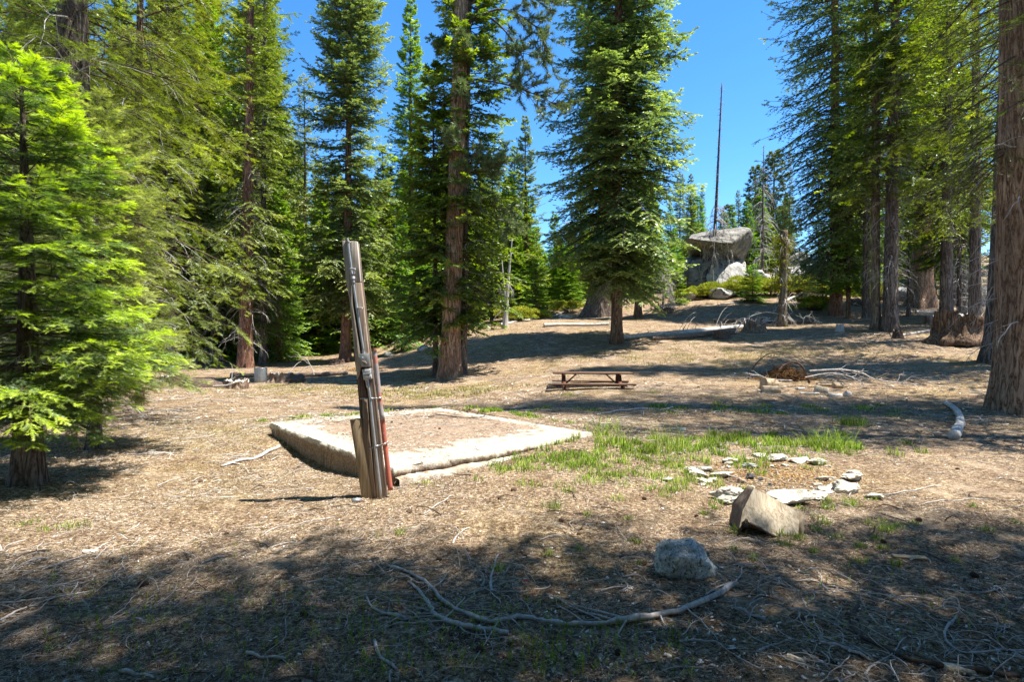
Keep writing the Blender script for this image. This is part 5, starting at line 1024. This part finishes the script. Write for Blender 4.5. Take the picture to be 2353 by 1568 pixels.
arch_branch('crooked branch lying left of the small rotten stump', [(490, 888, 14.5), (520, 886, 14.5), (545, 878, 14.6), (560, 876, 14.8)], .022, 9, side=4)
arch_branch('upright bare twig right of the metal can', [(722, 862, 17), (712, 838, 17), (702, 822, 17), (690, 820, 17)], .014, 10, side=4)
arch_branch('white dead branch pile under the small dead fir', [(1480, 722, 38), (1520, 705, 38), (1560, 700, 38), (1600, 712, 38)], .03, 11, side=50)
arch_branch('pale dead branch pile at the base of the forest right of the post', [(900, 790, 37), (925, 783, 37), (960, 778, 37)], .03, 12, side=40)

# ------------------------------------------------------------------ split wood and sawn chunk
def chunk(label, px, py, dims, rot, seed, mat='cutwood', name='split_log', cat='firewood', bark=None, sink=.1):
    x, y, z = at(px, py); rg = np.random.default_rng(seed); Lx, Ly, Lz = dims; bm = bmesh.new(); bmesh.ops.create_grid(bm, x_segments=1, y_segments=1, size=.5); bm.free()
    n = 9; a = np.array([(-.5, -.5), (.5, -.42), (.44, .2), (.2, .5), (-.3, .46), (-.5, .1)]) + rg.normal(0, .04, (6, 2)); xs = np.linspace(-.5, .5, n); V = []
    for k, xx in enumerate(xs):
        for (b, c) in a: V.append((Lx*xx+rg.normal(0, .006), Ly*b*(1+rg.normal(0, .02)), Lz*c*(1+rg.normal(0, .02))))
    V = np.array(V); Q = []; m = 6
    for k in range(n-1):
        for j in range(m): Q.append((k*m+j, k*m+(j+1) % m, (k+1)*m+(j+1) % m, (k+1)*m+j))
    mb = MB().add(V, np.array(Q)); mb.F.append(np.array([list(range(m))[::-1]])); mb.F.append(np.array([list(range((n-1)*m, n*m))])); o = mb.build(name, MAT[mat]); o.location = (x, y, z+Lz*(.5-sink)); o.rotation_euler = rot; bevel(o, .006); tag(o, label, cat); return o
MAT['wedge'] = m_wood('weathered_split_face', (.46, .37, .26), (.74, .64, .49), (42, 42, 1.6), .6, .12)
def big_chunk():
    # thick sawn-and-split wedge of log tipped on its side, split face to the viewer
    d = 4.72; o0 = np.array(W(1770, 1238, d)); o0[2] = g1(o0[0], o0[1]); z0 = o0[2]
    f = [(1728, 1122, d+.12), (1690, 1222, d-.02), (1722, 1218, d-.06), (1770, 1234, d-.05), (1842, 1240, d-.02), (1846, 1180, d+.10), (1800, 1152, d+.12)]
    # front split face (outer) and the arc of the underside
    front = [np.array(W(*p))-o0 for p in [(1732, 1122, d+.10), (1846, 1182, d+.10), (1842, 1240, d-.06), (1790, 1236, d-.06), (1745, 1212, d-.04), (1712, 1200, d-.03), (1697, 1222, d+.00), (1706, 1175, d+.05)]]
    dep = np.array([.02, .26, .0]); back = [p+dep*(1 if i not in (0,) else .55)+np.array([0, 0, -.02 if i in (0, 1) else .0]) for i, p in enumerate(front)]
    e = empty('log_chunk', o0); tag(e, 'large sawn and split chunk of log tipped on edge in front of the fire ring', 'log')
    n = 14; m = len(front); pts = []; 
    F0 = smooth_loop(front, 64); B0 = smooth_loop(back, 64); rg = np.random.default_rng(4)
    rows = [F0*(1-t)+B0*t for t in np.linspace(0, 1, 7)]; V = np.concatenate(rows)+rg.normal(0, .0015, (7*64, 3)); b = np.arange(6)[:, None]*64; j = np.arange(64)[None]; j2 = (j+1) % 64
    Q = np.stack(np.broadcast_arrays(b+j, b+j2, b+j2+64, b+j+64), -1).reshape(-1, 4)
    mb = MB(); mb.add(V, Q); mb.F.append(np.array([list(range(6*64, 7*64))])); mb.build('rough_side', MAT['brownlog'], e)
    fc = F0+np.array([0, -.003, 0]); MB().add(fc, [list(range(64))]).build('split_face', MAT['wedge'], e)
    # open dark hollow of rotten heart under the face is real depth
    s_ = [np.array(W(*p))-o0 for p in [(1698, 1224, d-.02), (1712, 1198, d-.05), (1722, 1203, d-.05), (1745, 1214, d-.07), (1775, 1232, d-.08), (1795, 1240, d-.08)]]
    sp = smooth_path(s_, 22); v, q = tubes(sp[None], (np.full(22, .012)*rg.uniform(.5, 1.4, 22))[None], 6); MB().add(v, q).build('bark_edge', MAT['duff'], e)
    p_ = [np.array(W(*p))-o0 for p in [(1838, 1178, d+.08), (1846, 1182, d+.08), (1843, 1240, d-.06), (1832, 1240, d-.06)]]; p2 = [a+np.array([0, .1, 0]) for a in p_]; p1 = [a+np.array([.006, -.014, 0]) for a in p_]
    MB().add(np.array(p1+p2), [(0, 3, 2, 1), (4, 5, 6, 7), (0, 1, 5, 4), (1, 2, 6, 5), (2, 3, 7, 6), (3, 0, 4, 7)]).build('splinter', MAT['cutwood'], e)
def smooth_loop(P, n):
    P = np.array(P); m = len(P); out = []
    for k in range(n):
        t = k*m/n; i = int(t); f = t-i; out.append(P[i]*(1-f)+P[(i+1) % m]*f)
    return np.array(out)
big_chunk()
chunk('tall split log with orange face, back one of two beside the rust-brown heap', 1768, 894, (.42, .34, .34), (0, .1, .3), 1)
chunk('blocky split log with flat top, front one of two beside the rust-brown heap', 1772, 903, (.46, .32, .20), (.05, 0, -.15), 2)
chunk('pale round slice of wood lying flat right of the two split logs', 1838, 895, (.22, .18, .05), (0, 0, .2), 3, mat='pale')
chunk('long thin pale board in front of the round slice', 1860, 906, (.5, .1, .05), (0, 0, -.1), 4, mat='pale')
chunk('slanted brown split log right of the round slice', 1888, 902, (.34, .22, .18), (.1, .3, -.4), 5, mat='wedge')
chunk('tan squared log piece at the back right of the wood scatter', 1925, 892, (.24, .2, .16), (0, 0, .1), 6)
chunk('pale split log piece second from right in the wood scatter', 1895, 888, (.45, .14, .12), (0, 0, -.1), 10)
chunk('white split piece farthest right in the wood scatter', 1948, 911, (.16, .14, .14), (.1, .2, .3), 7, mat='pale')
chunk('white flat split piece in front of the wood scatter', 1918, 911, (.34, .16, .09), (.1, .1, -.2), 8, mat='pale')
chunk('thin tan board lying in the shade right of the sawn log chunk', 2090, 1284, (.22, .05, .02), (0, 0, -.2), 9, name='board', cat='board')
chunk('small pale wood flake at the left of the foreground', 210, 1270, (.09, .05, .015), (0, .1, .5), 11, name='wood_flake', cat='wood flake', mat='pale')
chunk('pale wood block at the lower right of the long curved branch', 1830, 1525, (.08, .04, .03), (0, .1, -.5), 12, name='wood_flake', cat='wood flake', mat='wedge')
chunk('flat bark chunk near the bottom right branch', 2200, 1545, (.14, .06, .03), (0, .1, -.1), 13, name='wood_flake', cat='wood flake', mat='wedge')
chunk('grey stick end at right of the picnic table front', 1565, 990, (.22, .07, .06), (0, .1, .7), 14, name='wood_flake', cat='wood flake', mat='dead')

# ------------------------------------------------------------------ leaning utility post
MAT['board'] = m_wood('weathered_board', (.27, .20, .15), (.50, .41, .34), (45, 45, 1.6), .35, .35)
MAT['boardgrey'] = m_wood('grey_board', (.42, .37, .32), (.70, .65, .58), (45, 45, 1.6), .35, .3)
MAT['boarddark'] = m_wood('dark_board', (.13, .09, .07), (.26, .195, .15), (45, 45, 1.6), .3, .3)
MAT['stub'] = m_wood('stub_board', (.30, .22, .13), (.52, .42, .28), (28, 28, 1.5), .5, .6)
def m_metal(name, col, rough, rust=None, rsc=6, thr=.55, metal=.7):
    m, n, out = newmat(name); nb = NB(n); v = coords(nb); c = col
    nz = noise(nb, v, rsc, 6, .7); colr = ramp(nb, nz, [(.35, tuple(x*.7 for x in col)), (.7, col)])
    if rust: colr = mixc(nb, ramp(nb, noise(nb, v, rsc*1.7, 6, .7), [(thr, (0, 0, 0)), (thr+.08, (1, 1, 1))]), colr, rust)
    finish(nb, out, colr, rough, nz, .15, .003, metal=metal, spec=.5); return m
MAT['galv'] = m_metal('galvanised_steel', (.52, .54, .56), .42)
MAT['boxm'] = m_metal('grey_box_metal', (.36, .35, .34), .5)
MAT['pvc'] = m_metal('light_grey_plastic', (.66, .67, .70), .5, metal=0)
MAT['redpipe'] = m_metal('red_painted_pipe', (.50, .14, .09), .55, (.36, .34, .34), 5, .60, metal=.1)
MAT['wornpipe'] = m_metal('worn_red_pipe', (.40, .36, .36), .55, (.45, .16, .11), 5, .52, metal=.2)
MAT['rust'] = m_metal('rust', (.28, .12, .06), .8, metal=.1)
MAT['can'] = m_metal('corrugated_can', (.40, .43, .44), .5, (.30, .20, .15), 4, .56, metal=.6)
PD = 5.85
def solid(name, outline, y0, th, mat, parent, bev=.003, taper=None):
    o0 = np.array(parent.location); f = [np.array(W(a, b, PD))+np.array([0, y0, 0])-o0 for a, b in outline]; bk = [p+np.array([0, th, 0]) for p in f]; m = len(f)
    Fc = [list(range(m)), list(range(m, 2*m))[::-1]]+[(i, i+m, (i+1) % m+m, (i+1) % m) for i in range(m)]
    mb = MB().add(np.array(f+bk), Fc); o = mb.build(name, MAT[mat] if isinstance(mat, str) else mat, parent)
    bm = bmesh.new(); bm.from_mesh(o.data); bmesh.ops.recalc_face_normals(bm, faces=bm.faces[:]); bm.to_mesh(o.data); bm.free(); bevel(o, bev); return o
def pipe(name, pts, r, y, mat, parent, s=14, ends=True):
    o0 = np.array(parent.location); P = np.array([np.array(W(a, b, PD))+np.array([0, y, 0])-o0 for a, b in pts]); P = smooth_path(P, max(8, len(pts)*4)); rr = np.full(len(P), r); v, q = tubes(P[None], rr[None], s); mb = MB().add(v, q)
    mb.F.append(np.array([list(range(s))])); mb.F.append(np.array([list(range(len(P)*s-s, len(P)*s))])); o = mb.build(name, MAT[mat], parent)
    for p in o.data.polygons[:-2]: p.use_smooth = True
    return o
bx_, by_ = (862-CX)/F*PD, PD; ep = empty('utility_post', (bx_, by_, g1(bx_, by_))); tag(ep, 'leaning weathered wooden utility post with conduit, switch box and red pipe', 'post')
solid('back_board', [(788, 557), (822, 558), (828, 620), (888, 1146), (838, 1149), (834, 1060), (800, 640)], .02, .05, 'boarddark', ep)
solid('left_board', [(788, 554), (806, 555), (812, 700), (832, 830), (828, 862), (822, 872), (806, 700), (796, 640)], -.03, .048, 'boardgrey', ep)
solid('left_board', [(834, 918), (846, 918), (851, 1000), (866, 1147), (844, 1148), (836, 1030)], -.03, .048, 'board', ep)
solid('left_board', [(811, 800), (834, 868), (846, 915), (833, 915), (827, 900)], -.018, .036, 'boarddark', ep)
solid('right_board', [(807, 555), (822, 556), (830, 648), (812, 648)], -.030, .048, 'boardgrey', ep)
solid('right_board', [(812, 650), (831, 650), (845, 780), (861, 915), (888, 1144), (867, 1146), (848, 915), (832, 780)], -.030, .048, 'board', ep)
pipe('conduit', [(802, 551), (808, 600), (813, 640), (822, 700), (831, 760), (839, 812)], .0125, -.05, 'galv', ep)
pipe('conduit', [(847, 874), (853, 910), (858, 960), (867, 1040), (879, 1142)], .0135, -.052, 'galv', ep)
pipe('service_head', [(800, 549), (803, 560)], .018, -.05, 'boxm', ep)
for (a, b) in (((811, 622), (813, 632)), ((813, 636), (814, 643))): pipe('coupling', [a, b], .021, -.05, 'pvc', ep)
pipe('coupling', [(814, 646), (816, 652)], .017, -.05, 'boxm', ep)
pipe('coupling', [(838, 806), (839, 814)], .018, -.05, 'galv', ep)
pipe('coupling', [(846, 872), (849, 890)], .018, -.052, 'galv', ep)
for (a, b) in ((805, 618), (821, 707)):
    solid('pipe_clamp', [(a+2, b), (a+15, b), (a+15.5, b+4), (a+2.5, b+4)], -.068, .02, 'pvc', ep, .001)
sb = solid('switch_box', [(831, 813), (851, 812), (855, 842), (835, 843)], -.095, .065, 'boxm', ep, .004)
def sub(name, outline, y0, th, mat, parent):
    o = solid(name, outline, y0, th, mat, ep, .0015); o.parent = parent; return o
sub('cover_plate', [(833, 816), (850, 815), (853, 840), (837, 841)], -.099, .006, 'galv', sb); sub('toggle_lever', [(838, 828), (849, 833), (850, 836), (839, 832)], -.125, .024, 'boarddark', sb); sub('toggle_hub', [(842, 829), (847, 830), (846, 837), (841, 836)], -.112, .014, 'boxm', sb); sub('warning_mark', [(837, 820), (840, 820), (841, 823), (838, 823)], -.101, .003, 'pvc', sb)
ob = solid('outlet_box', [(837, 848), (857, 846), (860, 870), (841, 873)], -.09, .06, 'boxm', ep, .004)
sub('outlet_cover', [(838, 849), (856, 847), (857, 857), (840, 859)], -.108, .018, 'pvc', ob); sub('outlet_cover', [(840, 861), (858, 859), (860, 869), (842, 872)], -.108, .018, 'pvc', ob); sub('hinge', [(839, 858.5), (857, 856.5), (857, 858.5), (840, 860.5)], -.115, .008, 'galv', ob)
pipe('pipe', [(860, 806), (866, 855), (871, 905), (879, 965)], .0255, -.01, 'wornpipe', ep, 18)
pipe('pipe', [(879, 965), (885, 1020), (892, 1080), (898, 1126)], .0255, -.01, 'redpipe', ep, 18)
pipe('pipe_end', [(859.3, 800), (860, 807)], .027, -.01, 'rust', ep, 18)
def strap(pts, parent):
    o0 = np.array(parent.location); P = np.array([np.array(W(a, b, PD))+np.array([0, y, 0])-o0 for a, b, y in pts]); mb = MB()
    for k in range(len(P)-1):
        v, q = beam(P[k], P[k+1], .003, .017); mb.add(v, q)
    o = mb.build('strap', MAT['galv'], parent); hb = MB()
    for k in range(len(P)-1):
        L = np.linalg.norm(P[k+1]-P[k]); n = int(L/.014)
        for i in range(n):
            c = P[k]+(P[k+1]-P[k])*(i+.5)/n+np.array([0, -.0025, 0]); v, q = box(c[0]-.0035, c[0]+.0035, c[1]-.001, c[1]+.001, c[2]-.004, c[2]+.004); hb.add(v, q)
    hb.build('holes', MAT['boarddark'], o)
strap([(833, 916, -.036), (851, 916, -.038), (857, 915, -.07), (862, 915, -.038), (869, 915, -.045), (879, 914, -.030)], ep)
strap([(850, 1029, -.036), (862, 1027, -.04), (867, 1024, -.07), (874, 1023, -.04), (890, 1018, -.044), (894, 1014, -.02)], ep)
for (a, b) in ((836, 708), (842, 782), (848, 726), (829, 915), (808, 575)): solid('bolt', [(a, b), (a+2.4, b), (a+2.4, b+2.4), (a, b+2.4)], -.036, .008, 'galv', ep, .0005)
es = empty('wooden_stake', ((838-CX)/F*PD, PD-.02, 0)); tag(es, 'short weathered board stake nailed upright against the left of the utility post', 'stake')
solid('board', [(808, 966), (818, 962), (834, 961), (838, 1010), (846, 1060), (858, 1151), (834, 1149), (822, 1060), (813, 1005)], -.052, .05, 'stub', es, .005)
solid('splinter', [(806, 964), (811, 964), (818, 1005), (812, 1000)], -.04, .03, 'cutwood', es, .003)
x, y, z = at(819, 1155); ef = empty('pipe_fitting', (x, y, z+.018), 0); tag(ef, 'short grey pipe coupling lying on the ground left of the utility post', 'pipe fitting')
v, q = lathe([(.019, -.04), (.022, -.04), (.022, .04), (.0185, .04), (.0185, -.038)], 20); Rm = np.array([[0, 0, 1], [0, 1, 0], [-1, 0, 0]]); a_ = .35; R2 = np.array([[math.cos(a_), -math.sin(a_), 0], [math.sin(a_), math.cos(a_), 0], [0, 0, 1]])
MB().add(v@Rm.T@R2.T, q).build('sleeve', MAT['galv'], ef, True); v, q = lathe([(.017, -.02), (.017, .02), (.0, .021)], 16); MB().add(v@Rm.T@R2.T, q).build('inner_bore', MAT['boarddark'], ef)
x, y, z = at(1208, 1340); o = MB().add(*[a for a in rock_verts(9, .012, .008, .006, 3, 5)]).build('red_scrap', m_tint('red_scrap', [(0, (.6, .02, .08)), (1, (.7, .03, .1))])); o.location = (x, y, z+.008); tag(o, 'tiny red scrap lying in the foreground litter', 'scrap')

# ------------------------------------------------------------------ picnic table
MAT['redwood'] = m_wood('redwood_plank', (.13, .045, .025), (.24, .11, .07), (2, 40, 40), .2, .4)
MAT['plank'] = m_wood('worn_plank', (.10, .055, .035), (.21, .135, .09), (2, 40, 40), .2, .4)
def table():
    x = (1357-CX)/F*17.4; y = 17.4; z = g1(x, y)-.36; e = empty('picnic_table', (x, y, z), -.05); tag(e, 'low redwood picnic table standing in the shade in the middle of the clearing', 'table')
    g = g1(x, y)-z; 
    for k in range(5):
        v, q = box(-1.15, 1.25, -.36+k*.147, -.36+k*.147+.138, .72, .76); o = MB().add(v, q).build('top_plank', MAT['plank'], e); bevel(o, .004)
    for sy in (-1, 1):
        for k in (0, 1):
            y0 = sy*.70-.15+k*.152; v, q = box(-1.3 if sy < 0 else -1.15, 1.25, y0, y0+.142, .42, .46); o = MB().add(v, q).build('bench_plank', MAT['plank'], e); bevel(o, .004)
    for sx_ in (-.82, .85):
        v, q = beam((sx_, -.36, .695), (sx_, .36, .695), .045, .06); MB().add(v, q).build('top_batten', MAT['redwood'], e)
        v, q = beam((sx_+.05, -.84, .385), (sx_+.05, .84, .385), .045, .08); MB().add(v, q).build('seat_bearer', MAT['redwood'], e)
        for sy in (-1, 1): v, q = beam((sx_, sy*.22, .69), (sx_, sy*.62, -.05), .05, .10, (1, 0, 0)); MB().add(v, q).build('leg', MAT['redwood'], e)
        v, q = beam((sx_+(.05 if sx_ < 0 else -.05), 0, .40), (sx_+(.38 if sx_ < 0 else -.38), 0, .70), .08, .04); MB().add(v, q).build('brace', MAT['redwood'], e)
    return e
table()

# ------------------------------------------------------------------ galvanised can
x, y, z = at(599, 879); ec = empty('metal_can', (x, y, z-.02)); tag(ec, 'ribbed galvanised metal can standing between the left stumps', 'can')
R = .165*y/16.0; Hc = .42*y/16.0; ns = 96
pr = [(R*.96, 0), (R*.98, .01), (R*1.0, Hc*.5), (R*1.03, Hc*.97), (R*1.05, Hc*.98), (R*1.05, Hc), (R*1.0, Hc*1.0)]
v, q = lathe(pr[:4], ns, lambda a, zz: .022*math.cos(a*24)); MB().add(v, q).build('corrugated_wall', MAT['can'], ec)
v, q = lathe(pr[3:], ns); MB().add(v, q).build('rim', MAT['galv'], ec, True)
v, q = lathe([(R*1.0, Hc*.985), (R*.9, Hc*.955), (.001, Hc*.95)], 48); MB().add(v, q).build('sunken_lid', MAT['can'], ec, True)
for sy in (-1, 1): v, q = tubes(smooth_path([(sy*R*1.02, -.05, Hc*.72), (sy*R*1.16, 0, Hc*.70), (sy*R*1.02, .05, Hc*.72)], 8)[None], np.full((1, 8), .006), 6); MB().add(v, q).build('handle', MAT['galv'], ec)
